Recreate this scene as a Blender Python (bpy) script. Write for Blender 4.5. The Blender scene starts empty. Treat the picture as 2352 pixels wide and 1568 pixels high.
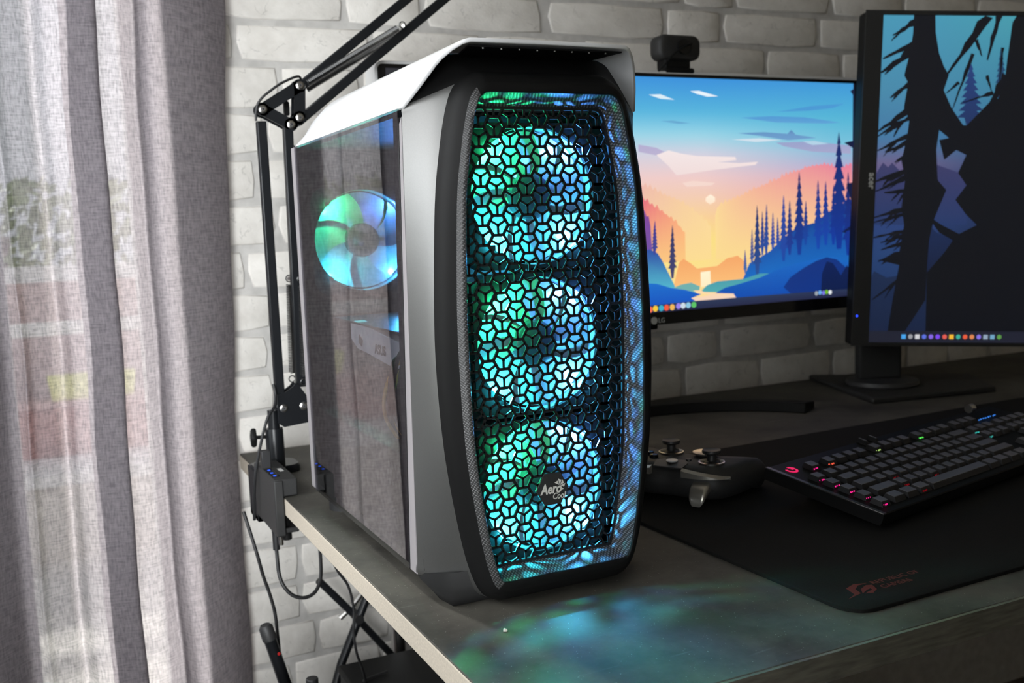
import bpy, bmesh, math, random
from mathutils import Vector, Matrix
from mathutils.geometry import tessellate_polygon

random.seed(7)
C = bpy.context.scene.collection
scene = bpy.context.scene

# ------------------------------------------------------------------ camera
cam_data = bpy.data.cameras.new('camera')
cam_data.sensor_width = 36.0
cam_data.lens = 2296.042 / 2352 * 36.0
cam_data.clip_start = 0.02
cam = bpy.data.objects.new('camera', cam_data)
C.objects.link(cam)
yaw, pitch, roll = 0.444655464, 0.114060715, -0.0395850674
fwd = Vector((math.sin(yaw) * math.cos(pitch), math.cos(yaw) * math.cos(pitch), -math.sin(pitch)))
rgt = Vector((math.cos(yaw), -math.sin(yaw), 0))
upv = rgt.cross(fwd)
r2 = rgt * math.cos(roll) + upv * math.sin(roll)
u2 = upv * math.cos(roll) - rgt * math.sin(roll)
m = Matrix((r2, u2, -fwd)).transposed().to_4x4()
m.translation = Vector((-0.2492, -0.5236, 1.06))
cam.matrix_world = m
cam_data.dof.use_dof = True
cam_data.dof.focus_distance = 0.86
cam_data.dof.aperture_fstop = 10.0
scene.camera = cam

# ------------------------------------------------------------------ world, light, exposure
scene.view_settings.view_transform = 'Standard'
scene.view_settings.look = 'None'
scene.view_settings.gamma = 1.0
scene.view_settings.exposure = 0.0
scene.view_settings.use_curve_mapping = False
scene.cycles.use_denoising = True
scene.cycles.sample_clamp_indirect = 4.0
scene.cycles.max_bounces = 10
scene.cycles.transparent_max_bounces = 24
world = bpy.data.worlds.new('sky')
scene.world = world
world.use_nodes = True
bg = world.node_tree.nodes['Background']
bg.inputs[0].default_value = (0.92, 0.96, 1.0, 1)
bg.inputs[1].default_value = 2.6

def add_light(name, kind, loc, energy, color=(1, 1, 1), parent=None, **kw):
    d = bpy.data.lights.new(name, kind)
    d.energy = energy
    d.color = color
    for k, v in kw.items():
        setattr(d, k, v)
    o = bpy.data.objects.new(name, d)
    C.objects.link(o)
    o.location = loc
    if parent: o.parent = parent
    return o

# sun on the garden side of the curtained window (comes in through the curtain)
sun = add_light('sun', 'SUN', (0, 3, 4), 16.0, (1.0, 0.95, 0.88), angle=0.05)
sun.rotation_euler = Vector((0.22, -0.80, -0.55)).to_track_quat('-Z', 'Y').to_euler()
# daylight of the side window in the left wall, next to the camera
side = add_light('side_window_daylight', 'AREA', (-0.735, 0.50, 1.40), 11.0, (0.97, 0.98, 1.0), shape='RECTANGLE', size=0.55, size_y=1.35)
wall_fill = add_light('added_wall_fill', 'AREA', (-0.735, -0.62, 1.30), 4.7, (0.95, 0.98, 1.0), shape='RECTANGLE', size=0.55, size_y=1.35, spread=math.radians(47))  # unseen fill lamp, added to brighten the brick wall
wall_fill.rotation_euler = Vector((0.56, 1.565, -0.16)).to_track_quat('-Z', 'Z').to_euler()
side.rotation_euler = Vector((1, 0.0, -0.06)).to_track_quat('-Z', 'Z').to_euler()

# ------------------------------------------------------------------ materials
def lin(c):
    return tuple(((v / 255.0) / 12.92 if v / 255.0 <= 0.04045 else ((v / 255.0 + 0.055) / 1.055) ** 2.4) for v in c)

MATS = {}
def mat(name, color=(0.5, 0.5, 0.5), rough=0.5, metal=0.0, spec=0.5, noise=0, nscale=(200, 200, 200), namt=0.15, bump=0.0, bscale=None, coat=0.0, emit=None, estr=0.0, sheen=0.0):
    if name in MATS: return MATS[name]
    M = bpy.data.materials.new(name)
    M.use_nodes = True
    nt = M.node_tree
    b = nt.nodes['Principled BSDF']
    b.inputs['Base Color'].default_value = (*color, 1)
    b.inputs['Roughness'].default_value = rough
    b.inputs['Metallic'].default_value = metal
    b.inputs['Specular IOR Level'].default_value = spec
    if coat: b.inputs['Coat Weight'].default_value = coat
    if sheen: b.inputs['Sheen Weight'].default_value = sheen
    if emit:
        b.inputs['Emission Color'].default_value = (*emit, 1)
        b.inputs['Emission Strength'].default_value = estr
    if noise or bump:
        tc = nt.nodes.new('ShaderNodeTexCoord')
        mp = nt.nodes.new('ShaderNodeMapping')
        mp.inputs['Scale'].default_value = nscale
        nt.links.new(tc.outputs['Object'], mp.inputs['Vector'])
        n = nt.nodes.new('ShaderNodeTexNoise')
        n.inputs['Scale'].default_value = 1.0
        n.inputs['Detail'].default_value = 4
        nt.links.new(mp.outputs['Vector'], n.inputs['Vector'])
        if namt:
            r = nt.nodes.new('ShaderNodeValToRGB')
            r.color_ramp.elements[0].position = 0.3
            r.color_ramp.elements[1].position = 0.7
            r.color_ramp.elements[0].color = (*[v * (1 - namt) for v in color], 1)
            r.color_ramp.elements[1].color = (*[min(1, v * (1 + namt)) for v in color], 1)
            nt.links.new(n.outputs['Fac'], r.inputs['Fac'])
            nt.links.new(r.outputs['Color'], b.inputs['Base Color'])
        if bump:
            bp = nt.nodes.new('ShaderNodeBump')
            bp.inputs['Strength'].default_value = bump
            bp.inputs['Distance'].default_value = 0.001
            nt.links.new(n.outputs['Fac'], bp.inputs['Height'])
            nt.links.new(bp.outputs['Normal'], b.inputs['Normal'])
    MATS[name] = M
    return M

def emat(name, color, strength):
    if name in MATS: return MATS[name]
    M = bpy.data.materials.new(name)
    M.use_nodes = True
    nt = M.node_tree
    nt.nodes.remove(nt.nodes['Principled BSDF'])
    e = nt.nodes.new('ShaderNodeEmission')
    e.inputs[0].default_value = (*color, 1)
    e.inputs[1].default_value = strength
    nt.links.new(e.outputs[0], nt.nodes['Material Output'].inputs[0])
    MATS[name] = M
    return M

def N(nt, kind, **inp):
    n = nt.nodes.new(kind)
    for k, v in inp.items():
        n.inputs[k.replace('_', ' ')].default_value = v
    return n

def fresh(name):
    M = bpy.data.materials.new(name)
    M.use_nodes = True
    nt = M.node_tree
    return M, nt, nt.nodes['Principled BSDF'], nt.nodes['Material Output']

def screen_material(strength):
    M = bpy.data.materials.new('screen_picture')
    M.use_nodes = True
    nt = M.node_tree
    b = nt.nodes['Principled BSDF']
    b.inputs['Base Color'].default_value = (0.01, 0.01, 0.01, 1)
    b.inputs['Roughness'].default_value = 0.4
    a = nt.nodes.new('ShaderNodeVertexColor')
    a.layer_name = 'picture'
    nt.links.new(a.outputs['Color'], b.inputs['Emission Color'])
    b.inputs['Emission Strength'].default_value = strength
    return M

def brick_material():
    M, nt, b, out = fresh('whitewashed_brick')
    tc = N(nt, 'ShaderNodeTexCoord'); oi = N(nt, 'ShaderNodeObjectInfo')
    add = N(nt, 'ShaderNodeVectorMath'); add.operation = 'ADD'
    sc = N(nt, 'ShaderNodeVectorMath'); sc.operation = 'SCALE'; sc.inputs['Scale'].default_value = 7.0
    comb = N(nt, 'ShaderNodeCombineXYZ')
    nt.links.new(oi.outputs['Random'], comb.inputs[0]); nt.links.new(oi.outputs['Random'], comb.inputs[2])
    nt.links.new(comb.outputs[0], sc.inputs[0])
    nt.links.new(tc.outputs['Object'], add.inputs[0]); nt.links.new(sc.outputs[0], add.inputs[1])
    n1 = N(nt, 'ShaderNodeTexNoise', Scale=22.0, Detail=6.0, Roughness=0.65)
    n2 = N(nt, 'ShaderNodeTexNoise', Scale=300.0, Detail=3.0)
    vo = N(nt, 'ShaderNodeTexVoronoi', Scale=26.0); vo.feature = 'DISTANCE_TO_EDGE'
    wn = N(nt, 'ShaderNodeTexNoise', Scale=60.0, Detail=4.0)
    mixv = N(nt, 'ShaderNodeVectorMath'); mixv.operation = 'MULTIPLY_ADD'
    mixv.inputs[1].default_value = (0.03, 0.03, 0.03)
    nt.links.new(add.outputs[0], wn.inputs['Vector'])
    nt.links.new(wn.outputs['Color'], mixv.inputs[0]); nt.links.new(add.outputs[0], mixv.inputs[2])
    nt.links.new(mixv.outputs[0], vo.inputs['Vector'])
    for n in (n1, n2): nt.links.new(add.outputs[0], n.inputs['Vector'])
    r = N(nt, 'ShaderNodeValToRGB')
    r.color_ramp.elements[0].position = 0.30; r.color_ramp.elements[0].color = (0.62, 0.592, 0.55, 1)
    r.color_ramp.elements[1].position = 0.62; r.color_ramp.elements[1].color = (0.77, 0.742, 0.70, 1)
    nt.links.new(n1.outputs['Fac'], r.inputs['Fac'])
    # thin cracks, only in places
    cr = N(nt, 'ShaderNodeValToRGB')
    cr.color_ramp.elements[0].position = 0.0; cr.color_ramp.elements[0].color = (0.72, 0.72, 0.72, 1)
    cr.color_ramp.elements[1].position = 0.025; cr.color_ramp.elements[1].color = (1, 1, 1, 1)
    nt.links.new(vo.outputs['Distance'], cr.inputs['Fac'])
    msk = N(nt, 'ShaderNodeValToRGB')
    msk.color_ramp.elements[0].position = 0.52; msk.color_ramp.elements[1].position = 0.6
    nt.links.new(wn.outputs['Fac'], msk.inputs['Fac'])
    mm = N(nt, 'ShaderNodeMix'); mm.data_type = 'RGBA'; mm.blend_type = 'MULTIPLY'
    nt.links.new(msk.outputs['Color'], mm.inputs[0])
    nt.links.new(r.outputs['Color'], mm.inputs[6]); nt.links.new(cr.outputs['Color'], mm.inputs[7])
    nt.links.new(mm.outputs[2], b.inputs['Base Color'])
    b.inputs['Roughness'].default_value = 0.75
    hm = N(nt, 'ShaderNodeMath'); hm.operation = 'MULTIPLY_ADD'; hm.inputs[1].default_value = 0.35
    nt.links.new(n2.outputs['Fac'], hm.inputs[0]); nt.links.new(n1.outputs['Fac'], hm.inputs[2])
    bp = N(nt, 'ShaderNodeBump', Strength=0.35, Distance=0.003)
    nt.links.new(hm.outputs[0], bp.inputs['Height']); nt.links.new(bp.outputs[0], b.inputs['Normal'])
    return M

def desk_material():
    M, nt, b, out = fresh('worn_black_paint')
    tc = N(nt, 'ShaderNodeTexCoord')
    n1 = N(nt, 'ShaderNodeTexNoise', Scale=9.0, Detail=8.0, Roughness=0.7)
    n2 = N(nt, 'ShaderNodeTexNoise', Scale=140.0, Detail=5.0)
    mp = N(nt, 'ShaderNodeMapping'); mp.inputs['Scale'].default_value = (14, 220, 1); mp.inputs['Rotation'].default_value = (0, 0, 0.5)
    n3 = N(nt, 'ShaderNodeTexNoise', Scale=1.0, Detail=2.0)
    vo = N(nt, 'ShaderNodeTexVoronoi', Scale=330.0)
    for n in (n1, n2, vo): nt.links.new(tc.outputs['Object'], n.inputs['Vector'])
    nt.links.new(tc.outputs['Object'], mp.inputs['Vector']); nt.links.new(mp.outputs[0], n3.inputs['Vector'])
    r = N(nt, 'ShaderNodeValToRGB')
    r.color_ramp.elements[0].position = 0.33; r.color_ramp.elements[0].color = (0.024, 0.0222, 0.0182, 1)
    r.color_ramp.elements[1].position = 0.72; r.color_ramp.elements[1].color = (0.105, 0.097, 0.080, 1)
    nt.links.new(n1.outputs['Fac'], r.inputs['Fac'])
    sp = N(nt, 'ShaderNodeValToRGB')           # dust specks
    sp.color_ramp.elements[0].position = 0.09; sp.color_ramp.elements[0].color = (0.22, 0.22, 0.20, 1)
    sp.color_ramp.elements[1].position = 0.16; sp.color_ramp.elements[1].color = (0, 0, 0, 1)
    nt.links.new(vo.outputs['Distance'], sp.inputs['Fac'])
    spm = N(nt, 'ShaderNodeValToRGB')
    spm.color_ramp.elements[0].position = 0.50; spm.color_ramp.elements[1].position = 0.60
    nt.links.new(n2.outputs['Fac'], spm.inputs['Fac'])
    sc = N(nt, 'ShaderNodeValToRGB')           # scratches
    sc.color_ramp.elements[0].position = 0.70; sc.color_ramp.elements[1].position = 0.80
    sc.color_ramp.elements[1].color = (0.12, 0.12, 0.12, 1)
    nt.links.new(n3.outputs['Fac'], sc.inputs['Fac'])
    m1 = N(nt, 'ShaderNodeMix'); m1.data_type = 'RGBA'; m1.blend_type = 'MULTIPLY'; m1.inputs[0].default_value = 1
    nt.links.new(sp.outputs['Color'], m1.inputs[6]); nt.links.new(spm.outputs['Color'], m1.inputs[7])
    a1 = N(nt, 'ShaderNodeMix'); a1.data_type = 'RGBA'; a1.blend_type = 'ADD'; a1.inputs[0].default_value = 1
    nt.links.new(r.outputs['Color'], a1.inputs[6]); nt.links.new(m1.outputs[2], a1.inputs[7])
    a2 = N(nt, 'ShaderNodeMix'); a2.data_type = 'RGBA'; a2.blend_type = 'ADD'; a2.inputs[0].default_value = 0.5
    nt.links.new(a1.outputs[2], a2.inputs[6]); nt.links.new(sc.outputs['Color'], a2.inputs[7])
    nt.links.new(a2.outputs[2], b.inputs['Base Color'])
    rr = N(nt, 'ShaderNodeMapRange'); rr.inputs['To Min'].default_value = 0.58; rr.inputs['To Max'].default_value = 0.78
    nt.links.new(n1.outputs['Fac'], rr.inputs['Value']); nt.links.new(rr.outputs[0], b.inputs['Roughness'])
    bp = N(nt, 'ShaderNodeBump', Strength=0.12, Distance=0.001)
    nt.links.new(n2.outputs['Fac'], bp.inputs['Height']); nt.links.new(bp.outputs[0], b.inputs['Normal'])
    return M

def curtain_material():
    M, nt, b, out = fresh('slub_linen')
    nt.nodes.remove(b)
    tc = N(nt, 'ShaderNodeTexCoord')
    mp = N(nt, 'ShaderNodeMapping'); mp.inputs['Scale'].default_value = (520, 520, 55)
    mq = N(nt, 'ShaderNodeMapping'); mq.inputs['Scale'].default_value = (40, 40, 620)
    nt.links.new(tc.outputs['UV'], mp.inputs['Vector']); nt.links.new(tc.outputs['UV'], mq.inputs['Vector'])
    mp.inputs['Scale'].default_value = (430, 75, 1); mq.inputs['Scale'].default_value = (60, 480, 1)
    n1 = N(nt, 'ShaderNodeTexNoise', Scale=1.0, Detail=3.0, Roughness=0.6); n2 = N(nt, 'ShaderNodeTexNoise', Scale=1.0, Detail=3.0, Roughness=0.6)
    nt.links.new(mp.outputs[0], n1.inputs['Vector']); nt.links.new(mq.outputs[0], n2.inputs['Vector'])
    mx = N(nt, 'ShaderNodeMath'); mx.operation = 'MULTIPLY_ADD'; mx.inputs[1].default_value = 0.45
    nt.links.new(n2.outputs['Fac'], mx.inputs[0])
    mul = N(nt, 'ShaderNodeMath'); mul.operation = 'MULTIPLY'; mul.inputs[1].default_value = 0.55
    nt.links.new(n1.outputs['Fac'], mul.inputs[0]); nt.links.new(mul.outputs[0], mx.inputs[2])
    r = N(nt, 'ShaderNodeValToRGB')
    r.color_ramp.elements[0].position = 0.40; r.color_ramp.elements[0].color = (0.165, 0.150, 0.165, 1)
    r.color_ramp.elements[1].position = 0.60; r.color_ramp.elements[1].color = (0.29, 0.265, 0.285, 1)
    nt.links.new(mx.outputs[0], r.inputs['Fac'])
    bp = N(nt, 'ShaderNodeBump', Strength=0.3, Distance=0.001); nt.links.new(mx.outputs[0], bp.inputs['Height'])
    d = N(nt, 'ShaderNodeBsdfDiffuse'); t = N(nt, 'ShaderNodeBsdfTranslucent'); tr = N(nt, 'ShaderNodeBsdfTransparent')
    nt.links.new(r.outputs[0], d.inputs[0]); nt.links.new(r.outputs[0], t.inputs[0])
    nt.links.new(bp.outputs[0], d.inputs['Normal']); nt.links.new(bp.outputs[0], t.inputs['Normal'])
    tr.inputs[0].default_value = (1, 1, 1, 1)
    s1 = N(nt, 'ShaderNodeMixShader'); s1.inputs[0].default_value = 0.48
    nt.links.new(d.outputs[0], s1.inputs[1]); nt.links.new(t.outputs[0], s1.inputs[2])
    hole = N(nt, 'ShaderNodeMapRange'); hole.inputs['From Min'].default_value = 0.40; hole.inputs['From Max'].default_value = 0.62
    hole.inputs['To Min'].default_value = 0.07; hole.inputs['To Max'].default_value = 0.15
    nt.links.new(mx.outputs[0], hole.inputs['Value'])
    s2 = N(nt, 'ShaderNodeMixShader'); nt.links.new(hole.outputs[0], s2.inputs[0])
    nt.links.new(s1.outputs[0], s2.inputs[1]); nt.links.new(tr.outputs[0], s2.inputs[2])
    nt.links.new(s2.outputs[0], out.inputs[0])
    return M

def glass_material(name, tint, ior=1.5, rough=0.0):
    M, nt, b, out = fresh(name)
    nt.nodes.remove(b)
    tr = N(nt, 'ShaderNodeBsdfTransparent'); tr.inputs[0].default_value = (*tint, 1)
    gl = N(nt, 'ShaderNodeBsdfGlossy'); gl.inputs['Roughness'].default_value = rough; gl.inputs[0].default_value = (1, 1, 1, 1)
    f0 = N(nt, 'ShaderNodeFresnel'); f0.inputs[0].default_value = ior
    ge = N(nt, 'ShaderNodeNewGeometry')
    fr = N(nt, 'ShaderNodeMath'); fr.operation = 'SUBTRACT'; fr.use_clamp = True
    nt.links.new(f0.outputs[0], fr.inputs[0]); nt.links.new(ge.outputs['Backfacing'], fr.inputs[1])
    s = N(nt, 'ShaderNodeMixShader')
    nt.links.new(fr.outputs[0], s.inputs[0]); nt.links.new(tr.outputs[0], s.inputs[1]); nt.links.new(gl.outputs[0], s.inputs[2])
    nt.links.new(s.outputs[0], out.inputs[0])
    MATS[name] = M
    return M

def carbon_material(name, ca, cb, rough, spec=0.5):
    M, nt, b, out = fresh(name)
    b.inputs['Specular IOR Level'].default_value = spec
    tc = N(nt, 'ShaderNodeTexCoord')
    mp = N(nt, 'ShaderNodeMapping'); mp.inputs['Rotation'].default_value = (0.6, 0.78, 0.5); mp.inputs['Scale'].default_value = (1, 1, 1)
    nt.links.new(tc.outputs['Object'], mp.inputs['Vector'])
    w1 = N(nt, 'ShaderNodeTexWave', Scale=140.0, Distortion=1.2); w1.bands_direction = 'Z'
    w2 = N(nt, 'ShaderNodeTexWave', Scale=190.0, Distortion=2.0); w2.bands_direction = 'X'
    nt.links.new(mp.outputs[0], w1.inputs['Vector']); nt.links.new(mp.outputs[0], w2.inputs['Vector'])
    mx = N(nt, 'ShaderNodeMath'); mx.operation = 'MULTIPLY'
    nt.links.new(w1.outputs['Fac'], mx.inputs[0]); nt.links.new(w2.outputs['Fac'], mx.inputs[1])
    r = N(nt, 'ShaderNodeValToRGB')
    r.color_ramp.elements[0].color = (ca, ca, ca, 1); r.color_ramp.elements[1].color = (cb, cb, cb * 1.02, 1)
    r.color_ramp.elements[1].position = 0.6
    nt.links.new(mx.outputs[0], r.inputs['Fac']); nt.links.new(r.outputs[0], b.inputs['Base Color'])
    b.inputs['Roughness'].default_value = rough
    bp = N(nt, 'ShaderNodeBump', Strength=0.35, Distance=0.0005)
    nt.links.new(mx.outputs[0], bp.inputs['Height']); nt.links.new(bp.outputs[0], b.inputs['Normal'])
    return M

def blade_material():
    M, nt, b, out = fresh('frosted_fan_plastic')
    nt.nodes.remove(b)
    d = N(nt, 'ShaderNodeBsdfDiffuse'); t = N(nt, 'ShaderNodeBsdfTranslucent'); g = N(nt, 'ShaderNodeBsdfGlossy')
    for n in (d, t): n.inputs[0].default_value = (0.36, 0.37, 0.375, 1)
    g.inputs['Roughness'].default_value = 0.25
    s1 = N(nt, 'ShaderNodeMixShader'); s1.inputs[0].default_value = 0.55
    s2 = N(nt, 'ShaderNodeMixShader'); s2.inputs[0].default_value = 0.06
    nt.links.new(d.outputs[0], s1.inputs[1]); nt.links.new(t.outputs[0], s1.inputs[2])
    nt.links.new(s1.outputs[0], s2.inputs[1]); nt.links.new(g.outputs[0], s2.inputs[2])
    nt.links.new(s2.outputs[0], out.inputs[0])
    return M

BRICK = brick_material(); DESK = desk_material(); LINEN = curtain_material(); CARBON = carbon_material('carbon_twill', .022, .10, .36); CARBONDARK = carbon_material('dark_carbon_twill', .035, .19, .6, .15); BLADE = blade_material()
CASEGLASS = glass_material('tinted_side_glass', (0.55, 0.55, 0.58), 1.85)
PANE = glass_material('window_glass', (0.95, 0.97, 0.97), 1.45)
GROUT = mat('grey_grout', (0.50, 0.485, 0.465), 0.9, noise=1, nscale=(60, 60, 60), namt=0.12, bump=0.3)
PLASTER = mat('painted_plaster', (0.56, 0.49, 0.39), 0.85, noise=1, nscale=(20, 20, 20), namt=0.05)
FLOORM = mat('dark_wood_floor', (0.10, 0.075, 0.055), 0.5, noise=1, nscale=(3, 40, 40), namt=0.4)
MDF = mat('raw_board_edge', (0.50, 0.44, 0.36), 0.8, noise=1, nscale=(500, 500, 500), namt=0.12, bump=0.25)
WHITE = mat('white_lacquer', (0.86, 0.86, 0.87), 0.30, coat=0.2)
SILVERGREY = mat('silver_grey_paint', (0.20, 0.20, 0.195), 0.42, metal=0.85, noise=1, nscale=(900, 900, 900), namt=0.03)
STRIPM = mat('pale_grey_strip', (0.30, 0.28, 0.29), 0.45)
BLACK = mat('satin_black_plastic', (0.009, 0.009, 0.009), 0.5, spec=0.12)
GLOSSBLACK = mat('gloss_black_plastic', (0.008, 0.008, 0.009), 0.12)
MATTE = mat('matte_black_plastic', (0.018, 0.018, 0.018), 0.6, noise=1, nscale=(700, 700, 700), namt=0.2, bump=0.15)
METALBLACK = mat('black_powder_coat', (0.010, 0.011, 0.013), 0.30, spec=0.35)
DARKGREY = mat('dark_grey_plastic', (0.030, 0.030, 0.031), 0.5)
CHROME = mat('brushed_chrome', (0.70, 0.70, 0.70), 0.22, metal=1.0)
SPRINGM = mat('dark_spring_steel', (0.10, 0.10, 0.10), 0.35, metal=0.9)
FRONTEDGE = mat('shaded_board_edge', (0.115, 0.108, 0.085), 0.8, noise=1, nscale=(40, 300, 300), namt=0.3)  # raw board darkened: shade of the front face put into its colour
STEEL = mat('nickel_steel', (0.55, 0.54, 0.52), 0.3, metal=1.0)
SILVER = mat('silver_plastic', (0.78, 0.78, 0.78), 0.35, metal=0.2)
RUBBER = mat('black_rubber', (0.013, 0.013, 0.014), 0.5)
PADM = mat('black_cloth_pad', (0.0075, 0.0075, 0.007), 0.9, spec=0.2, noise=1, nscale=(900, 900, 900), namt=0.35, bump=0.2)
PRINTGREY = mat('grey_print', (0.52, 0.52, 0.50), 0.5)
PRINTWHITE = mat('silver_print', (0.62, 0.60, 0.55), 0.45)
PRINTRED = mat('faded_red_print', (0.115, 0.012, 0.008), 0.7)
PRINTDARK = mat('dark_print', (0.03, 0.03, 0.035), 0.5)
PCB = mat('black_circuit_board', (0.012, 0.014, 0.016), 0.45, noise=1, nscale=(90, 90, 90), namt=0.4)
KEYTOP = mat('key_top_painted_sheen', (0.13, 0.128, 0.15), 0.32, spec=0.9)  # lavender sheen of the screen put into the base colour of the tops
KEYM = mat('key_grey_black', (0.016, 0.016, 0.018), 0.5, spec=0.3)
YELLOW = mat('yellow_wire', (0.55, 0.33, 0.02), 0.4)

# ------------------------------------------------------------------ mesh building
class MB:
    def __init__(s): s.v = []; s.f = []
    def add(s, vs, fs):
        o = len(s.v); s.v += [Vector(p) for p in vs]; s.f += [tuple(i + o for i in f) for f in fs]; return s
    def box(s, a, b):
        x0, y0, z0 = a; x1, y1, z1 = b
        return s.add([(x0, y0, z0), (x1, y0, z0), (x1, y1, z0), (x0, y1, z0), (x0, y0, z1), (x1, y0, z1), (x1, y1, z1), (x0, y1, z1)],
                     [(3, 2, 1, 0), (4, 5, 6, 7), (0, 1, 5, 4), (1, 2, 6, 5), (2, 3, 7, 6), (3, 0, 4, 7)])
    def bar(s, p, q, w, h, up=(0, 1, 0)):
        """box between p and q; w across, h along `up`"""
        p = Vector(p); q = Vector(q); d = (q - p).normalized(); up = Vector(up)
        a = d.cross(up).normalized() * (w / 2); b = a.cross(d).normalized() * (h / 2)
        vs = [p - a - b, p + a - b, p + a + b, p - a + b, q - a - b, q + a - b, q + a + b, q - a + b]
        return s.add(vs, [(3, 2, 1, 0), (4, 5, 6, 7), (0, 1, 5, 4), (1, 2, 6, 5), (2, 3, 7, 6), (3, 0, 4, 7)])
    def prism(s, pts, d):
        """pts: planar loop of 3-D points, extruded by vector d"""
        n = len(pts); d = Vector(d); pts = [Vector(p) for p in pts]
        vs = pts + [p + d for p in pts]
        tri = tessellate_polygon([pts])
        fs = [tuple(t) for t in tri] + [tuple(i + n for i in reversed(t)) for t in tri]
        fs += [(i, (i + 1) % n, n + (i + 1) % n, n + i) for i in range(n)]
        return s.add(vs, fs)
    def tube(s, pts, r, n=8, caps=True):
        pts = [Vector(p) for p in pts]; rr = r if isinstance(r, (list, tuple)) else [r] * len(pts)
        prev = None; vs = []; fs = []
        for i, p in enumerate(pts):
            d = (pts[min(i + 1, len(pts) - 1)] - pts[max(i - 1, 0)]).normalized()
            if prev is None:
                a = d.orthogonal().normalized()
            else:
                a = (prev - d * prev.dot(d)).normalized()
            prev = a; b = d.cross(a)
            for k in range(n):
                t = 2 * math.pi * k / n
                vs.append(p + (a * math.cos(t) + b * math.sin(t)) * rr[i])
        for i in range(len(pts) - 1):
            for k in range(n):
                fs.append((i * n + k, i * n + (k + 1) % n, (i + 1) * n + (k + 1) % n, (i + 1) * n + k))
        if caps:
            fs.append(tuple(reversed(range(n)))); fs.append(tuple((len(pts) - 1) * n + k for k in range(n)))
        return s.add(vs, fs)
    def cyl(s, p, q, r, n=20): return s.tube([p, q], r, n)
    def lathe(s, prof, origin=(0, 0, 0), axis=(0, 0, 1), n=32):
        """prof: (radius, height) list along axis"""
        ax = Vector(axis).normalized(); a = ax.orthogonal().normalized(); b = ax.cross(a); o = Vector(origin)
        vs = []; fs = []
        for (r, h) in prof:
            for k in range(n):
                t = 2 * math.pi * k / n
                vs.append(o + ax * h + (a * math.cos(t) + b * math.sin(t)) * max(r, 1e-5))
        for i in range(len(prof) - 1):
            for k in range(n):
                fs.append((i * n + k, i * n + (k + 1) % n, (i + 1) * n + (k + 1) % n, (i + 1) * n + k))
        return s.add(vs, fs)
    def loft(s, rings, closed=True, cap0=False, cap1=False):
        n = len(rings[0]); vs = [p for r in rings for p in r]; fs = []
        for i in range(len(rings) - 1):
            for k in range(n if closed else n - 1):
                fs.append((i * n + k, i * n + (k + 1) % n, (i + 1) * n + (k + 1) % n, (i + 1) * n + k))
        if cap0: fs.append(tuple(reversed(range(n))))
        if cap1: fs.append(tuple((len(rings) - 1) * n + k for k in range(n)))
        return s.add(vs, fs)
    def shift(s, d):
        d = Vector(d); s.v = [p + d for p in s.v]; return s
    def mesh(s, name, m, sharp=38):
        me = bpy.data.meshes.new(name); me.from_pydata([tuple(p) for p in s.v], [], s.f)
        bm = bmesh.new(); bm.from_mesh(me); bmesh.ops.recalc_face_normals(bm, faces=bm.faces); bm.to_mesh(me); bm.free()
        me.materials.append(m)
        me.polygons.foreach_set('use_smooth', [True] * len(me.polygons))
        me.set_sharp_from_angle(angle=math.radians(sharp)); me.update()
        return me
    def build(s, name, m, parent=None, bevel=0, seg=2, sharp=38):
        o = bpy.data.objects.new(name, s.mesh(name, m, sharp)); C.objects.link(o)
        if parent: o.parent = parent
        if bevel:
            md = o.modifiers.new('bevel', 'BEVEL'); md.width = bevel; md.segments = seg; md.limit_method = 'ANGLE'; md.angle_limit = math.radians(40)
        return o

def tag(o, label=None, cat=None, group=None, kind=None):
    if label: o['label'] = label
    if cat: o['category'] = cat
    if group: o['group'] = group
    if kind: o['kind'] = kind
    return o
def thing(name, label, cat, loc=(0, 0, 0), rot=None, group=None):
    o = bpy.data.objects.new(name, None); C.objects.link(o); o.empty_display_size = 0.02
    o.location = loc
    if rot is not None:
        if isinstance(rot, Matrix): o.matrix_world = Matrix.Translation(Vector(loc)) @ rot.to_4x4()
        else: o.rotation_euler = rot
    return tag(o, label, cat, group)
def struct(o): o['kind'] = 'structure'; return o
def curve_pts(pts, n=8):
    P = [Vector(p) for p in pts]; out = []
    for i in range(len(P) - 1):
        p0 = P[max(i - 1, 0)]; p1 = P[i]; p2 = P[i + 1]; p3 = P[min(i + 2, len(P) - 1)]
        for k in range(n):
            t = k / n
            out.append(0.5 * ((2 * p1) + (p2 - p0) * t + (2 * p0 - 5 * p1 + 4 * p2 - p3) * t * t + (3 * p1 - p0 - 3 * p2 + p3) * t ** 3))
    out.append(P[-1]); return out
def rrect(w, h, r, n=5, cx=0, cy=0):
    out = []
    for (sx, sy, a0) in ((1, 1, 0), (-1, 1, 90), (-1, -1, 180), (1, -1, 270)):
        for k in range(n + 1):
            a = math.radians(a0 + 90 * k / n)
            out.append((cx + sx * (w / 2 - r) + r * math.cos(a), cy + sy * (h / 2 - r) + r * math.sin(a)))
    return out
def helix(p, q, r, turns, seg=9):
    p = Vector(p); q = Vector(q); d = (q - p); ax = d.normalized(); a = ax.orthogonal().normalized(); b = ax.cross(a)
    n = turns * seg
    return [p + d * (i / n) + (a * math.cos(2 * math.pi * i / seg) + b * math.sin(2 * math.pi * i / seg)) * r for i in range(n + 1)]
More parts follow.
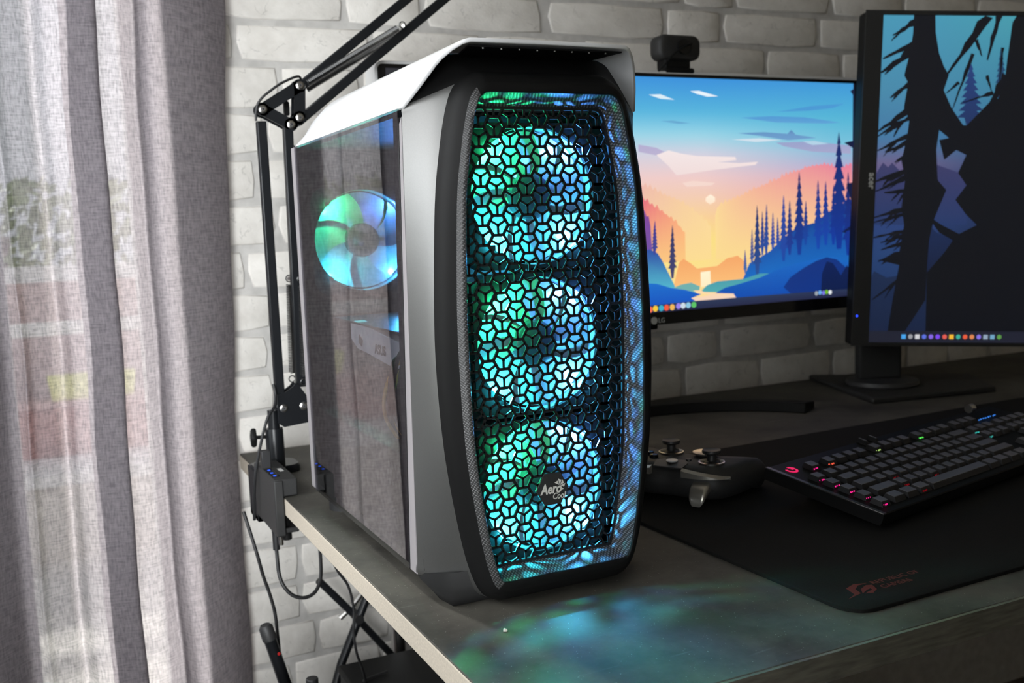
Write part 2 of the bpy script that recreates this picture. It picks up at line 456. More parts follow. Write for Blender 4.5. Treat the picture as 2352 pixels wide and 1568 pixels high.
def lettering(name, text, size, m, parent, loc, rot=(0, 0, 0), depth=0.0004, align='LEFT', shear=0.0, bold=0.0, sx=1.0):
    cu = bpy.data.curves.new(name, 'FONT'); cu.body = text; cu.size = size; cu.extrude = depth; cu.align_x = align; cu.shear = shear; cu.offset = bold
    cu.resolution_u = 3
    t = bpy.data.objects.new(name + '_curve', cu); C.objects.link(t)
    dg = bpy.context.evaluated_depsgraph_get(); dg.update()
    me = bpy.data.meshes.new_from_object(t.evaluated_get(dg)); me.name = name
    bpy.data.objects.remove(t); bpy.data.curves.remove(cu)
    me.materials.clear(); me.materials.append(m)
    o = bpy.data.objects.new(name, me); C.objects.link(o); o.parent = parent; o.location = loc
    if isinstance(rot, Matrix): o.rotation_euler = rot.to_euler()
    else: o.rotation_euler = rot
    o.scale = (sx, 1, 1)
    return o

# ================================================================== THE ROOM
WY = 0.945
wall = struct(MB().box((-0.095, WY, 0), (2.6, WY + 0.12, 2.5)).box((-0.75, WY, 0), (-0.300, WY + 0.12, 2.5)).box((-0.300, WY, 2.25), (-0.095, WY + 0.12, 2.5)).box((-0.300, WY, 0), (-0.095, WY + 0.12, 0.06)).build('wall_back', GROUT))
struct(MB().box((-0.85, -2.2, 0), (-0.75, -0.92, 2.5)).box((-0.85, -0.32, 0), (-0.75, 0.20, 2.5)).box((-0.85, -0.92, 2.2), (-0.75, -0.32, 2.5)).box((-0.85, -0.92, 0), (-0.75, -0.32, 0.7)).box((-0.85, 0.80, 0), (-0.75, WY + 0.12, 2.5)).box((-0.85, 0.20, 2.2), (-0.75, 0.80, 2.5)).box((-0.85, 0.20, 0), (-0.75, 0.80, 0.7)).build('wall_left', PLASTER))
struct(MB().box((2.6, -2.3, 0), (2.7, WY + 0.12, 2.5)).build('wall_right', PLASTER))
struct(MB().box((-0.85, -2.3, 0), (2.6, -2.2, 2.5)).build('wall_front', PLASTER))
struct(MB().box((-0.85, -2.3, -0.1), (2.7, WY + 0.12, 0)).build('floor', FLOORM))
struct(MB().box((-0.85, -2.3, 2.5), (2.7, WY + 0.12, 2.6)).build('ceiling', PLASTER))

def brick_mesh(seed):
    rnd = random.Random(seed)
    w, h = 0.17, 0.0625; g = 0.0036
    out = []
    for (x, z) in ((-.5, -.5), (-.17, -.5), (.17, -.5), (.5, -.5), (.5, 0), (.5, .5), (.17, .5), (-.17, .5), (-.5, .5), (-.5, 0)):
        px = x * (w - 2 * g); pz = z * (h - 2 * g)
        c = 0.006 if abs(x) == .5 and abs(z) == .5 else 0
        px -= math.copysign(c * rnd.uniform(0.2, 1.0), px) if c else 0
        pz -= math.copysign(c * rnd.uniform(0.1, 0.6), pz) if c else 0
        out.append((px + rnd.uniform(-.0018, .0018), pz + rnd.uniform(-.0017, .0017)))
    b = MB()
    r0 = [(x, 0.004, z) for x, z in out]
    r1 = [(x * 0.994, -0.0016, z * 0.975) for x, z in out]
    r2 = [(x * 0.965, -0.0026, z * 0.88) for x, z in out]
    b.loft([r0, r1, r2]); o = len(b.v); b.v.append(Vector((rnd.uniform(-.02, .02), -0.0029, 0)))
    n = len(out)
    b.f += [(2 * n + k, 2 * n + (k + 1) % n, o) for k in range(n)]
    return b.mesh('brick', BRICK, sharp=180)
BM = [brick_mesh(100 + i) for i in range(9)]
lines = [1.675, 1.611, 1.548, 1.486, 1.424, 1.363, 1.3045, 1.2387, 1.1735, 1.1084, 1.0430, .981, .922, .863, .8035, .739, .670, .602, .539, .479, .419, .358, .297]
known = {4: [.0, .1986, .3195, .53, .7658, .8799, 1.106], 5: [.0357, .2357, .42, .60, .79, .979, 1.1597], 3: [.09, .27, .45, .62, .8002, .9096, 1.134], 9: [.0785, .26], 11: [.0625, .24],
         13: [.06, .24, .41, .59, .7513, .8636, 1.0843], 14: [.0, .17, .36, .58, .7868, .9595, 1.1327], 17: [.0798, .27], 18: [.0776, .25], 20: [.06, .20], 16: [-.02, .16]}
rb = random.Random(5)
for i in range(len(lines) - 1):
    zt, zb = lines[i], lines[i + 1]
    js = list(known.get(i, [])) or [rb.uniform(0.0, 0.15)]
    while js[0] > -0.08: js.insert(0, max(-0.092, js[0] - rb.choice((.115, .17, .19, .21))))
    if js[0] <= -0.092: js[0] = -0.092
    while js[-1] < 1.85: js.append(js[-1] + rb.choice((.118, .17, .185, .20, .225)))
    for a, b_ in zip(js, js[1:]):
        if b_ - a < 0.02: continue
        o = bpy.data.objects.new('brick', BM[rb.randrange(9)]); C.objects.link(o); o.parent = wall
        o.location = ((a + b_) / 2, WY, (zt + zb) / 2)
        o.scale = ((b_ - a) / 0.17, 1, (zt - zb) / 0.0625)

# windows
WINW = mat('white_window_frame', (0.75, 0.75, 0.75), 0.4)
w1 = struct(MB().box((-0.300, WY + .03, 0.06), (-0.282, WY + .09, 2.25)).box((-0.113, WY + .03, 0.06), (-0.095, WY + .09, 2.25)).box((-0.282, WY + .03, 2.21), (-0.113, WY + .09, 2.25)).box((-0.282, WY + .03, 0.06), (-0.113, WY + .09, 0.10)).build('window_1', WINW, bevel=.003))
MB().box((-0.284, WY + .058, 0.098), (-0.111, WY + .062, 2.212)).build('pane', PANE, w1)
w2 = struct(MB().box((-0.84, 0.20, 0.70), (-0.76, 0.24, 2.2)).box((-0.84, 0.76, 0.70), (-0.76, 0.80, 2.2)).box((-0.84, 0.24, 2.15), (-0.76, 0.76, 2.2)).box((-0.84, 0.24, 0.70), (-0.76, 0.76, 0.74)).build('window_2', WINW, bevel=.003))
MB().box((-0.802, 0.238, 0.738), (-0.798, 0.762, 2.152)).build('pane', PANE, w2)

w3 = struct(MB().box((-0.84, -0.92, 0.70), (-0.76, -0.88, 2.2)).box((-0.84, -0.36, 0.70), (-0.76, -0.32, 2.2)).box((-0.84, -0.88, 2.15), (-0.76, -0.36, 2.2)).box((-0.84, -0.88, 0.70), (-0.76, -0.36, 0.74)).build('added_window', WINW, bevel=.003))  # unseen window, made up to go with the added wall fill lamp
MB().box((-0.802, -0.882, 0.738), (-0.798, -0.358, 2.152)).build('pane', PANE, w3)

# garden seen through the curtain
struct(MB().box((-8, WY + 0.15, -0.2), (6, 9, 0.0)).build('ground', mat('pale_paving', (0.74, 0.71, 0.66), 0.9, noise=1, nscale=(3, 3, 3), namt=0.2)))
fen = thing('garden_fence', 'white rail fence outside the window, seen faintly through the curtain', 'fence', (-1.2, 3.6, 0))
FW = mat('white_fence_paint', (0.9, 0.9, 0.9), 0.6)
for k in range(5): MB().box((-2.0 + k * 0.9, -.02, 0), (-1.94 + k * 0.9, .04, 1.0)).build('fence_post', FW, fen)
for z0, z1 in ((.925, .985), (.725, .775)): MB().box((-2.1, -.045, z0), (1.9, -.02, z1)).build('fence_rail', FW, fen)
tw = thing('garden_parapet', 'pale pink parapet behind the white fence outside the window', 'parapet', (-1.2, 4.0, 0))
MB().box((-2.3, 0, 0), (2.3, .12, .93)).build('wall_body', mat('pale_pink_render', (0.62, 0.45, 0.42), .9, noise=1, nscale=(6, 6, 6), namt=.15), tw)
MB().box((-2.32, -.02, .93), (2.32, .14, .96)).build('coping', FW, tw)
bw = thing('raised_planter', 'low red raised planter outside the window beyond the curtain', 'planter', (-1.2, 3.4, 0))
MB().box((-2.2, 0, 0), (1.9, .1, .48)).build('wall_body', mat('red_render', (0.50, 0.20, 0.16), .9, noise=1, nscale=(8, 8, 8), namt=.25), bw)
MB().box((-2.22, -.02, .48), (1.92, .12, .50)).build('coping', mat('pink_coping', (.62, .36, .33), .9), bw)
st_ = thing('garden_step', 'pale stone step in front of the red raised planter outside the window', 'step', (-1.2, 3.1, 0))
MB().box((-2.3, 0, 0), (1.9, .28, .26)).build('riser', mat('pale_stone', (.72, .68, .62), .9, noise=1, nscale=(9, 9, 9), namt=.15), st_)
MB().box((-2.32, -.02, .26), (1.92, .29, .30)).build('tread', FW, st_)
YB = mat('yellow_paint', (0.78, 0.80, 0.10), .6)
for x, w_, lb in ((-.62, .40, 'long yellow trough on the red planter, left one of the two through the curtain'), (-.08, .30, 'short yellow trough on the red planter, right one of the two through the curtain')):
    yb = thing('flower_trough', lb, 'trough', (x, 3.45, .50), group='yellow troughs on the red planter')
    MB().loft([[(-w_ / 2 * k, -.045 * k, z), (w_ / 2 * k, -.045 * k, z), (w_ / 2 * k, .045 * k, z), (-w_ / 2 * k, .045 * k, z)] for z, k in ((0, .92), (.085, 1), (.085, .9), (.02, .85))], cap0=True, cap1=True).build('tub', YB, yb)
hb = MB(); rh = random.Random(3)
for i in range(2600):
    p = Vector((rh.uniform(-2.8, 2.2), rh.uniform(4.26, 4.7), rh.uniform(0.90, 1.34))); n_ = Vector((rh.uniform(-1, 1), rh.uniform(-1, .2), rh.uniform(-.3, 1))).normalized(); a = n_.orthogonal().normalized() * rh.uniform(.025, .055); b_ = n_.cross(a)
    hb.add([p - a, p + b_ * .6, p + a, p - b_ * .6], [(0, 1, 2, 3)])
hd = thing('hedge', 'green hedge beyond the pink parapet outside the window, seen faintly through the curtain', 'hedge', (-.3, 4.38, 0))
tag(hb.shift((.3, -4.38, 0)).build('foliage', mat('hedge_leaf', (0.26, 0.36, 0.12), .6), hd), kind='stuff')
for k in range(7): MB().cyl((-2.2 + k * .72, 0, 0), (-2.2 + k * .72, .02, 1.1), .02, 8).build('stem', mat('bark', (.2, .14, .09), .9), hd)

# ------------------------------------------------------------------ curtain
def curtain():
    knots = [(-.003, .006), (-.008, -.003), (-.030, -.013), (-.060, -.014), (-.088, -.008), (-.101, .008), (-.107, .024), (-.116, .018), (-.128, .010), (-.142, .006), (-.158, .008), (-.176, .012), (-.190, .014),
             (-.196, .006), (-.188, -.004), (-.170, -.010), (-.157, -.013), (-.1545, -.019), (-.160, -.024), (-.178, -.020), (-.200, -.014), (-.214, -.004), (-.221, .012), (-.227, .020), (-.236, .010), (-.248, .006), (-.262, .002),
             (-.270, -.008), (-.274, .010), (-.290, .022), (-.310, .004), (-.335, -.016), (-.36, -.006), (-.38, .018), (-.41, .022), (-.44, -.006), (-.47, -.020), (-.50, .004), (-.53, .020), (-.57, -.010), (-.60, -.020), (-.64, .010), (-.68, .016), (-.71, -.008), (-.735, .0)]
    P = curve_pts([(x, y, 0) for x, y in knots], 6)
    L = [0.0]
    for a, b in zip(P, P[1:]): L.append(L[-1] + (b - a).length)
    nz = 70; z0, z1 = 0.03, 2.32
    vs = []; uvs = []
    for j in range(nz + 1):
        z = z0 + (z1 - z0) * j / nz
        amp = 0.80 + 0.35 * (z1 - z) / (z1 - z0)
        for i, p in enumerate(P):
            s = L[i]
            x = p.x + 0.0022 * math.sin(4.1 * z + 9 * s) * min(1, s * 25) + (0.0012 * math.sin(13 * z + 2.0) + 0.0008 * math.sin(29 * z))
            y = 0.84 + p.y * amp + 0.004 * math.sin(3.3 * z + 14 * s) + 0.0018 * math.sin(17 * z + 40 * s)
            wgt = max(0.0, 1 - s / 0.105); wgt = wgt * wgt * (3 - 2 * wgt)
            y += 0.076 * wgt
            x += (0.040 * max(0, z - 0.80) - 0.004 * max(0, 0.78 - z)) * wgt
            vs.append((x, y, z)); uvs.append((s, z))
    n = len(P); fs = []
    for j in range(nz):
        for i in range(n - 1):
            fs.append((j * n + i, j * n + i + 1, (j + 1) * n + i + 1, (j + 1) * n + i))
    me = bpy.data.meshes.new('curtain'); me.from_pydata(vs, [], fs); me.materials.append(LINEN)
    ul = me.uv_layers.new(name='cloth')
    for lp in me.loops: ul.data[lp.index].uv = uvs[lp.vertex_index]
    me.polygons.foreach_set('use_smooth', [True] * len(me.polygons)); me.update()
    o = bpy.data.objects.new('curtain', me); C.objects.link(o)
    return o
cu = thing('curtain', 'grey linen curtain hanging in folds over the bright window beside the desk', 'curtain', (-0.37, 0.84, 2.33))
cl = curtain(); cl.name = 'cloth'; cl.parent = cu; cl.location = (0.37, -0.84, -2.33)
MB().cyl((-.36, 0, 0), (.42, 0, 0), .012, 14).build('curtain_rod', STEEL, cu)
for x in (-.33, .40): MB().cyl((x, 0, 0), (x, .13, 0), .008, 10).build('rod_bracket', STEEL, cu)

# ------------------------------------------------------------------ desk
dk = thing('desk', 'long desk with worn black painted top and raw beige board edges', 'desk', (1.1, 0.465, 0))
MB().box((-1.1, -.465, .728), (1.1, .465, .7488)).build('board', MDF, dk, bevel=.0012)
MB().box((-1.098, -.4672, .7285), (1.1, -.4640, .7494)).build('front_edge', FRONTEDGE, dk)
MB().box((-1.0995, -.4645, .7480), (1.1, .465, .7500)).build('painted_top', DESK, dk, bevel=.0009)
for x, y in ((-.885, .437), (.95, .40), (.95, -.38)):
    lg = MB().cyl((x, y, 0), (x, y, .728), .0115, 20).build('leg', CHROME, dk)
    MB().cyl((x, y, .718), (x, y, .728), .03, 20).build('mounting_plate', CHROME, lg)
for k, (x, y, r) in enumerate(((.057, .1521, .0015),)):
    bm_ = MB(); rc = random.Random(2)
    prof = [(0.0001, 0), (r * .9, r * .2), (r, r * .8), (r * .7, r * 1.5), (.0001, r * 1.8)]
    bm_.lathe(prof, (x, y, .75), n=8); bm_.v = [p + Vector((rc.uniform(-.0005, .0005), rc.uniform(-.0005, .0005), 0)) for p in bm_.v]
    tag(bm_.build('plaster_crumb', mat('white_plaster', (.55, .53, .49), .9)), 'tiny white crumb of plaster on the black desk top in front of the computer case', 'crumb')

# ================================================================== COMPUTER CASE
cz = .75
case = thing('computer_case', 'tall computer case with white hood, side glass and three glowing front fans', 'computer', (.134, .40, cz))
def cs(b): return b.shift((0, -.40, 0))
KB = [(0, .001), (.046, .001), (.0595, .0025), (.0705, .0115), (.0785, .0305), (.0850, .0574), (.0930, .1071), (.0972, .1482), (.0995, .2004), (.0987, .2516), (.0940, .3291), (.0878, .374), (.0805, .4065), (.0725, .4225), (.0585, .4318), (.046, .4327), (0, .4327)]
KA = [(0, .018), (.06, .018), (.097, .018), (.1080, .0190), (.1080, .0330), (.1080, .0574), (.1080, .1071), (.1080, .1482), (.1080, .2004), (.1080, .2516), (.1080, .3291), (.1080, .374), (.1078, .400), (.1065, .4085), (.0880, .4365), (.0705, .4495), (0, .4495)]
KC = [(0, .0235), (.040, .0235), (.0525, .0235), (.0595, .0255), (.0640, .0365), (.0690, .060), (.0757, .1071), (.0790, .1482), (.0800, .2004), (.0800, .2516), (.0768, .3291), (.0730, .360), (.0690, .385), (.0640, .405), (.0575, .4128), (.046, .4137), (0, .4137)]
KE = [(0, .0283), (.039, .0283), (.051, .0283), (.0575, .0290), (.0605, .040), (.0650, .062), (.0723, .1071), (.0752, .1482), (.0765, .2004), (.0768, .2516), (.0746, .3291), (.0706, .360), (.0662, .383), (.0617, .400), (.0575, .4055), (.044, .406), (0, .406)]
def half(K, n=4): return [(p.x, p.y) for p in curve_pts([(a, b, 0) for a, b in K], n)]
HB, HA, HC, HE = [half(k) for k in (KB, KA, KC, KE)]
def ring(H, y):
    f = y if callable(y) else (lambda w, z: y)
    right = [(w, f(w, z), z) for w, z in H]
    left = [(-w, f(w, z), z) for w, z in reversed(H[1:-1])]
    return right + left
def lerp(H1, H2, t): return [(a[0] + (b[0] - a[0]) * t, a[1] + (b[1] - a[1]) * t) for a, b in zip(H1, H2)]
yB, yA = .2142, (lambda w, z: .262 - .054 * min(z, .41))
nr = len(ring(HB, 0))
def loft_part(rings, keep=None):
    b = MB().loft(rings); n = len(rings[0])
    if keep:
        b.f = [f for f in b.f if keep(f[0] % n)]
        used = sorted({i for f in b.f for i in f}); ix = {o: k for k, o in enumerate(used)}
        b.v = [b.v[i] for i in used]; b.f = [tuple(ix[i] for i in f) for f in b.f]
    return cs(b)
shell_rings = [ring(lerp(HB, HA, t), (lambda w, z, t=t: yB + (yA(w, z) - yB) * (t ** 1.15))) for t in (0, .12, .3, .55, .8, 1.0)]
loft_part(shell_rings, lambda k: not 52 <= k <= 75).build('front_shell', SILVERGREY, case, sharp=50)
loft_part(shell_rings, lambda k: 52 <= k <= 75).build('hood_recess', BLACK, case, sharp=50)
fr = [ring(HB, yB), ring(lerp(HB, HC, .06), .2075), ring(lerp(HB, HC, .2), .2010), ring(lerp(HB, HC, .38), .1965), ring(lerp(HB, HC, .58), .1930)]
loft_part(fr).build('front_bezel', BLACK, case, sharp=60)
cr = [ring(lerp(HB, HC, .58), .1930), ring(lerp(HB, HC, .75), .1910), ring(lerp(HB, HC, .93), .1895), ring(lerp(HB, HC, .985), .1900), ring(HC, .1915)]
loft_part(cr, lambda k: 74 <= k <= 116).build('carbon_trim', CARBON, case, sharp=60)
loft_part(cr, lambda k: not 74 <= k <= 116).build('bezel_lip', BLACK, case, sharp=60)
loft_part([ring(HC, .1915), ring(lerp(HC, HE, .5), .2040), ring(HE, .2150)]).build('carbon_liner', CARBONDARK, case, sharp=60)
# foot of the front panel
cs(MB().loft([[(-.090, .216, .030), (.085, .216, .030), (.107, .262, .019), (-.107, .262, .019)], [(-.0925, .2165, .018), (.078, .2165, .018), (.104, .2600, .0145), (-.1055, .2600, .0145)], [(-.0945, .2175, .008), (.072, .2175, .008), (.098, .250, .0085), (-.1010, .248, .0085)],
              [(-.0925, .2195, .001), (.068, .2195, .001), (.094, .244, .001), (-.0960, .241, .001)], [(-.0895, .2215, .0), (.066, .2215, .0), (.092, .240, .0), (-.0930, .238, .0)]], cap0=True, cap1=True)).build('front_foot', mat('foot_black', (.014, .014, .014), .5, spec=.3), case, sharp=75)
for x in (-.085, .085): cs(MB().cyl((x, .565, 0), (x, .565, .019), .016, 20)).build('rear_foot', RUBBER, case)
for x in (-.1005, .0985): cs(MB().box((x, .249, .06), (x + .002, .2690, .402))).build('leak_baffle', BLACK, case)  # black plates added behind the strip to stop fan light leaking out
for x0, x1 in ((-.104, -.061), (.061, .104)): cs(MB().box((x0, .2530, .0235), (x1, .2545, .4035))).build('light_baffle', BLACK, case)  # boards added beside the fans to block their light at the glass edge
# pale wedge strip between flank and glass
cs(MB().prism([(-.1083, .2415, .400), (-.1083, .2600, .019), (-.1083, .2760, .019), (-.1083, .2470, .395)], (.004, 0, 0))).build('edge_strip', STRIPM, case)
# body panels
body = cs(MB().box((.1045, .262, .0187), (.1085, .614, .41)).box((-.1055, .606, .0187), (.1045, .611, .41)).box((-.1055, .262, .0187), (.1045, .606, .0230)).box((-.100, .262, .4040), (.1045, .606, .4075)))
body.build('chassis', BLACK, case)
cs(MB().box((-.1075, .592, .0187), (-.1055, .614, .4074))).build('rear_pillar', STRIPM, case)
cs(MB().box((.085, .27, .10), (.088, .600, .400))).build('motherboard_tray', MATTE, case)
gp = cs(MB().prism([(-.1093, .2762, .0190), (-.1093, .592, .0190), (-.1093, .592, .4070), (-.1093, .2468, .4070)], (.0030, 0, 0))).build('side_glass', CASEGLASS, case)
PAINTB = mat('black_glass_border', (0.012, 0.012, 0.013), .08)
cs(MB().prism([(-.1062, .2762, .0190), (-.1062, .592, .0190), (-.1062, .592, .4070), (-.1062, .584, .4070), (-.1062, .584, .0260), (-.1062, .2945, .0260), (-.1062, .2668, .4070), (-.1062, .2468, .4070)], (.0004, 0, 0))).build('glass_border', PAINTB, case)
# lid / hood
prof = [(-.1093, .4074), (-.0995, .4237), (-.0915, .4371), (-.0880, .4418), (-.0820, .4475), (-.0750, .4520), (-.0690, .4537), (-.035, .4541), (0, .4542)]
prof = prof + [(-x, z) for x, z in reversed(prof[:-1])]
def yfront(x):
    a = abs(x)
    if a < .069: return .1884
    t = (a - .069) / (.1093 - .069); return .1884 + (.2381 - .1884) * (t ** 1.5)
def yrear(x):
    a = abs(x)
    if a < .075: return .5600
    t = (a - .075) / (.1093 - .075); return .5600 + .030 * (t ** 0.7)
lid = MB(); rows = []
for t in (0, .004, .03, .15, .4, .7, .9, .97, 1):
    rows.append([(x, yfront(x) + (yrear(x) - yfront(x)) * t, z - (.006 * ((t - .9) / .1) if t > .9 else 0) * (abs(x) < .1)) for x, z in prof])
lid.loft(rows, closed=False)
lo = cs(lid).build('hood', WHITE, case, sharp=60)
md = lo.modifiers.new('thick', 'SOLIDIFY'); md.thickness = .0034; md.offset = -1; md.use_even_offset = True
md = lo.modifiers.new('bevel', 'BEVEL'); md.width = .0009; md.segments = 2; md.limit_method = 'ANGLE'; md.angle_limit = math.radians(50)
cs(MB().prism([(-.0685, .1935, .4492), (.0685, .1935, .4492), (.058, .245, .4488), (-.058, .245, .4488)], (0, 0, -.0012))).build('hood_lining', BLACK, case)
rv = MB()
for k in range(8): rv.cyl((-.055 + k * .0157, .1965, .4481), (-.055 + k * .0157, .1965, .4470), .0009, 8)
cs(rv).build('rivet_row', STEEL, case)

# grille: hexagons each split by a Y
def hw(z):
    for (a, b) in zip(HE, HE[1:]):
        if a[1] <= z <= b[1] and b[1] > a[1]:
            return a[0] + (b[0] - a[0]) * (z - a[1]) / (b[1] - a[1])
    return 0
gr = MB(); R = .00905; dx = 1.5 * R; dz = math.sqrt(3) * R; Yg = .2150
PLC = (0.0012, .0872)
def gbar(p, q, w, d):
    zlo, zhi = .0288, .4055
    def inside(p): return zlo < p[1] < zhi and abs(p[0]) < hw(min(max(p[1], zlo), zhi)) - .0005
    a, b = inside(p), inside(q)
    if not a and not b: return
    if a != b:
        if not a: p, q = q, p
        lo_, hi_ = 0.0, 1.0
        for _ in range(9):
            mid = (lo_ + hi_) / 2
            if inside((p[0] + (q[0] - p[0]) * mid, p[1] + (q[1] - p[1]) * mid)): lo_ = mid
            else: hi_ = mid
        q = (p[0] + (q[0] - p[0]) * lo_, p[1] + (q[1] - p[1]) * lo_)
        if (p[0] - q[0]) ** 2 + (p[1] - q[1]) ** 2 < 1e-7: return
    gr.bar((p[0], Yg + d / 2, p[1]), (q[0], Yg + d / 2, q[1]), w, d, (0, 1, 0))
seen = set()
for i in range(-8, 9):
    for j in range(-2, 30):
        cx_ = PLC[0] + i * dx; cy_ = .0128 + PLC[1] - 6 * dz + j * dz + (dz / 2 if i % 2 else 0)
        if abs(cx_) > .095 or cy_ < .01 or cy_ > .425: continue
        V = [(cx_ + R * math.cos(math.radians(60 * k)), cy_ + R * math.sin(math.radians(60 * k))) for k in range(6)]
        for k in range(6):
            p, q = V[k], V[(k + 1) % 6]
            key = (round((p[0] + q[0]) * 2e4 / 8), round((p[1] + q[1]) * 2e4 / 8))
            if key in seen: continue
            seen.add(key); gbar(p, q, .0024, .0016)
        ap = R * math.sqrt(3) / 2
        for a in (30, 150, 270):
            gbar((cx_, cy_), (cx_ + ap * math.cos(math.radians(a)), cy_ + ap * math.sin(math.radians(a))), .0018, .0013)
        gr.prism([(cx_ + .0017 * math.cos(math.radians(a)), Yg, cy_ + .0017 * math.sin(math.radians(a))) for a in (90, 210, 330)], (0, .0012, 0)) if abs(cx_) < hw(min(max(cy_, .0288), .4055)) - .002 and .031 < cy_ < .403 else None
HE2 = [(max(0, a - .0022), b + (.0022 if b < .03 else (-.0022 if b > .402 else 0))) for a, b in HE]
gr.loft([ring(HE, Yg - .0005), ring(HE2, Yg - .0005), ring(HE2, Yg + .002), ring(HE, Yg + .002)])
cs(gr).build('front_grille', mat('grille_black', (0.010, 0.011, 0.012), .35), case, sharp=30)
# badge plate
badge = cs(MB().prism([(PLC[0] + .0158 * math.cos(math.radians(60 * k)), Yg - .0008, PLC[1] + .0158 * math.sin(math.radians(60 * k))) for k in range(6)], (0, .003, 0))).build('badge', MATTE, case, bevel=.0004)
by = Yg - .40 - .0011
lettering('lettering', 'Aero', .0118, PRINTWHITE, badge, (PLC[0] - .0117, by, PLC[1] - .0036), (math.pi / 2, 0, 0), .0002, shear=.22, bold=.00035, sx=.80)
lettering('lettering', 'Cool', .0078, PRINTWHITE, badge, (PLC[0] - .0006, by, PLC[1] - .0091), (math.pi / 2, 0, 0), .0002, shear=.22, bold=.0001, sx=.78)
pw = MB()
pcx, pcz = PLC[0] + .0066, PLC[1] + .0022
for k, (r_, a0) in enumerate(((.0052, 130), (.0056, 85), (.0050, 40), (.0050, -5), (.0046, -60))):
    p = [(0, 0), (r_, a0 + 20), (r_ * .78, a0 - 20)]
    pts = [(pcx + rr * math.cos(math.radians(aa)) + .0006 * math.cos(math.radians(a0)), by, pcz + rr * math.sin(math.radians(aa)) + .0006 * math.sin(math.radians(a0))) for rr, aa in p]
    pw.prism(pts, (0, -.0003, 0))
pw.build('pinwheel_mark', PRINTWHITE, badge)

# ------------------------------------------------------------------ fans
HUBM = mat('fan_hub_black', (0.02, 0.022, 0.025), .22)
LEDS = [(-1, 1, (0.02, 0.9, 0.32)), (1, 1, (0.08, 0.31, 1.0)), (1, -1, (0.07, 0.48, 1.0)), (-1, -1, (0.03, 0.70, 0.90))]
def blade_bm(n, k, rin, rout, yc, depth, sweep=60.0, lean=22.0):
    b = MB(); nr_, na = 7, 6; vs = []
    for side in (0, 1):
        for i in range(nr_ + 1):
            r = rin + (rout - rin) * i / nr_
            for j in range(na + 1):
                u = j / na
                a = math.radians(360.0 * k / n + lean * (i / nr_) ** 1.3 + sweep * (u - .5))
                y = yc + depth * (u - .5) + (.0009 if side else 0) + .002 * math.sin(math.pi * u)
                vs.append((r * math.cos(a), y, r * math.sin(a)))
    w = na + 1; h = (nr_ + 1) * w; fs = []
    for i in range(nr_):
        for j in range(na):
            q = (i * w + j, i * w + j + 1, (i + 1) * w + j + 1, (i + 1) * w + j)
            fs.append(q); fs.append(tuple(x + h for x in reversed(q)))
    for i in range(nr_):
        fs.append((i * w, (i + 1) * w, (i + 1) * w + h, i * w + h)); fs.append((i * w + na, i * w + na + h, (i + 1) * w + na + h, (i + 1) * w + na))
    for j in range(na):
        fs.append((j, j + h, j + 1 + h, j + 1)); fs.append((nr_ * w + j, nr_ * w + j + 1, nr_ * w + j + 1 + h, nr_ * w + j + h))
    return b.add(vs, fs)
def fan(x, y, z, power, name='front_fan', half_=.060, rout=.0555, hub=.0195, ledr=.0572, back=False, nblade=11):
    """y: front face; body 25 mm deep. local coordinates around the fan centre"""
    fo = MB()
    # square frame with round opening
    seg = 48; sq = []; ci = []
    for k in range(seg):
        a = 2 * math.pi * k / seg; c_, s_ = math.cos(a), math.sin(a); mlt = 1 / max(abs(c_), abs(s_))
        rr = min(mlt, 1.30) * half_
        sq.append((rr * c_, 0, rr * s_)); ci.append(((rout + .0018) * c_, 0, (rout + .0018) * s_))
    off = lambda R_, d: [(p[0], p[1] + d, p[2]) for p in R_]
    fo.loft([off(sq, .0245), off(sq, 0), off(ci, 0), off(ci, .0245), off(sq, .0245)])
    f = fo.build(name, mat('fan_frame_black', (0.010, 0.011, 0.012), .6, spec=.2), case, sharp=30)
    f.location = (x, y - .40, z)
    cb = MB(); seg = 56
    ri = rout + .0015
    cb.lathe([(ri, .0035), (ri - .0003, .0035), (ri - .0003, .021), (ri, .021)], axis=(0, 1, 0), n=seg)
    cb.build('diffuser_ring', BLADE, f)
    for k in range(nblade): blade_bm(nblade, k, hub - .001, rout - .001, .0120, -.0048).build('blade', BLADE, f)
    MB().lathe([(.0001, .003), (hub * .80, .003), (hub * .97, .0045), (hub, .007), (hub, .019), (.0001, .019)], axis=(0, 1, 0), n=36).build('hub', HUBM, f)
    st = MB()
    for k in range(4):
        a = math.radians(45 + 90 * k + 12)
        st.bar((.015 * math.cos(a), .0235, .015 * math.sin(a)), ((rout + .002) * math.cos(a + .25), .0235, (rout + .002) * math.sin(a + .25)), .005, .002, (0, 1, 0))
    st.cyl((0, .0218, 0), (0, .0245, 0), .019, 24)
    st.build('strut', BLACK, f)
    for k, (sx, sz, col) in enumerate(LEDS):
        a = .7071 * ledr
        px, pz = sx * a * .965, sz * a * .965
        add_light('fan_led', 'POINT', (px, .0003, pz), power * (1.3, .7, .8, .95)[k], col, f, shadow_soft_size=.0016)
        MB().box((px - .0025 + sx * .0026, -.0042, pz - .0025 + sz * .0026), (px + .0025 + sx * .0026, -.0034, pz + .0025 + sz * .0026)).build('led_mount', BLACK, f)
    return f
for z in (.3348, .2106, .0876): fan(0, .2270, z, 1.0)
fan(-.0384, .5800, .3018, 1.2, name='rear_fan', nblade=7)

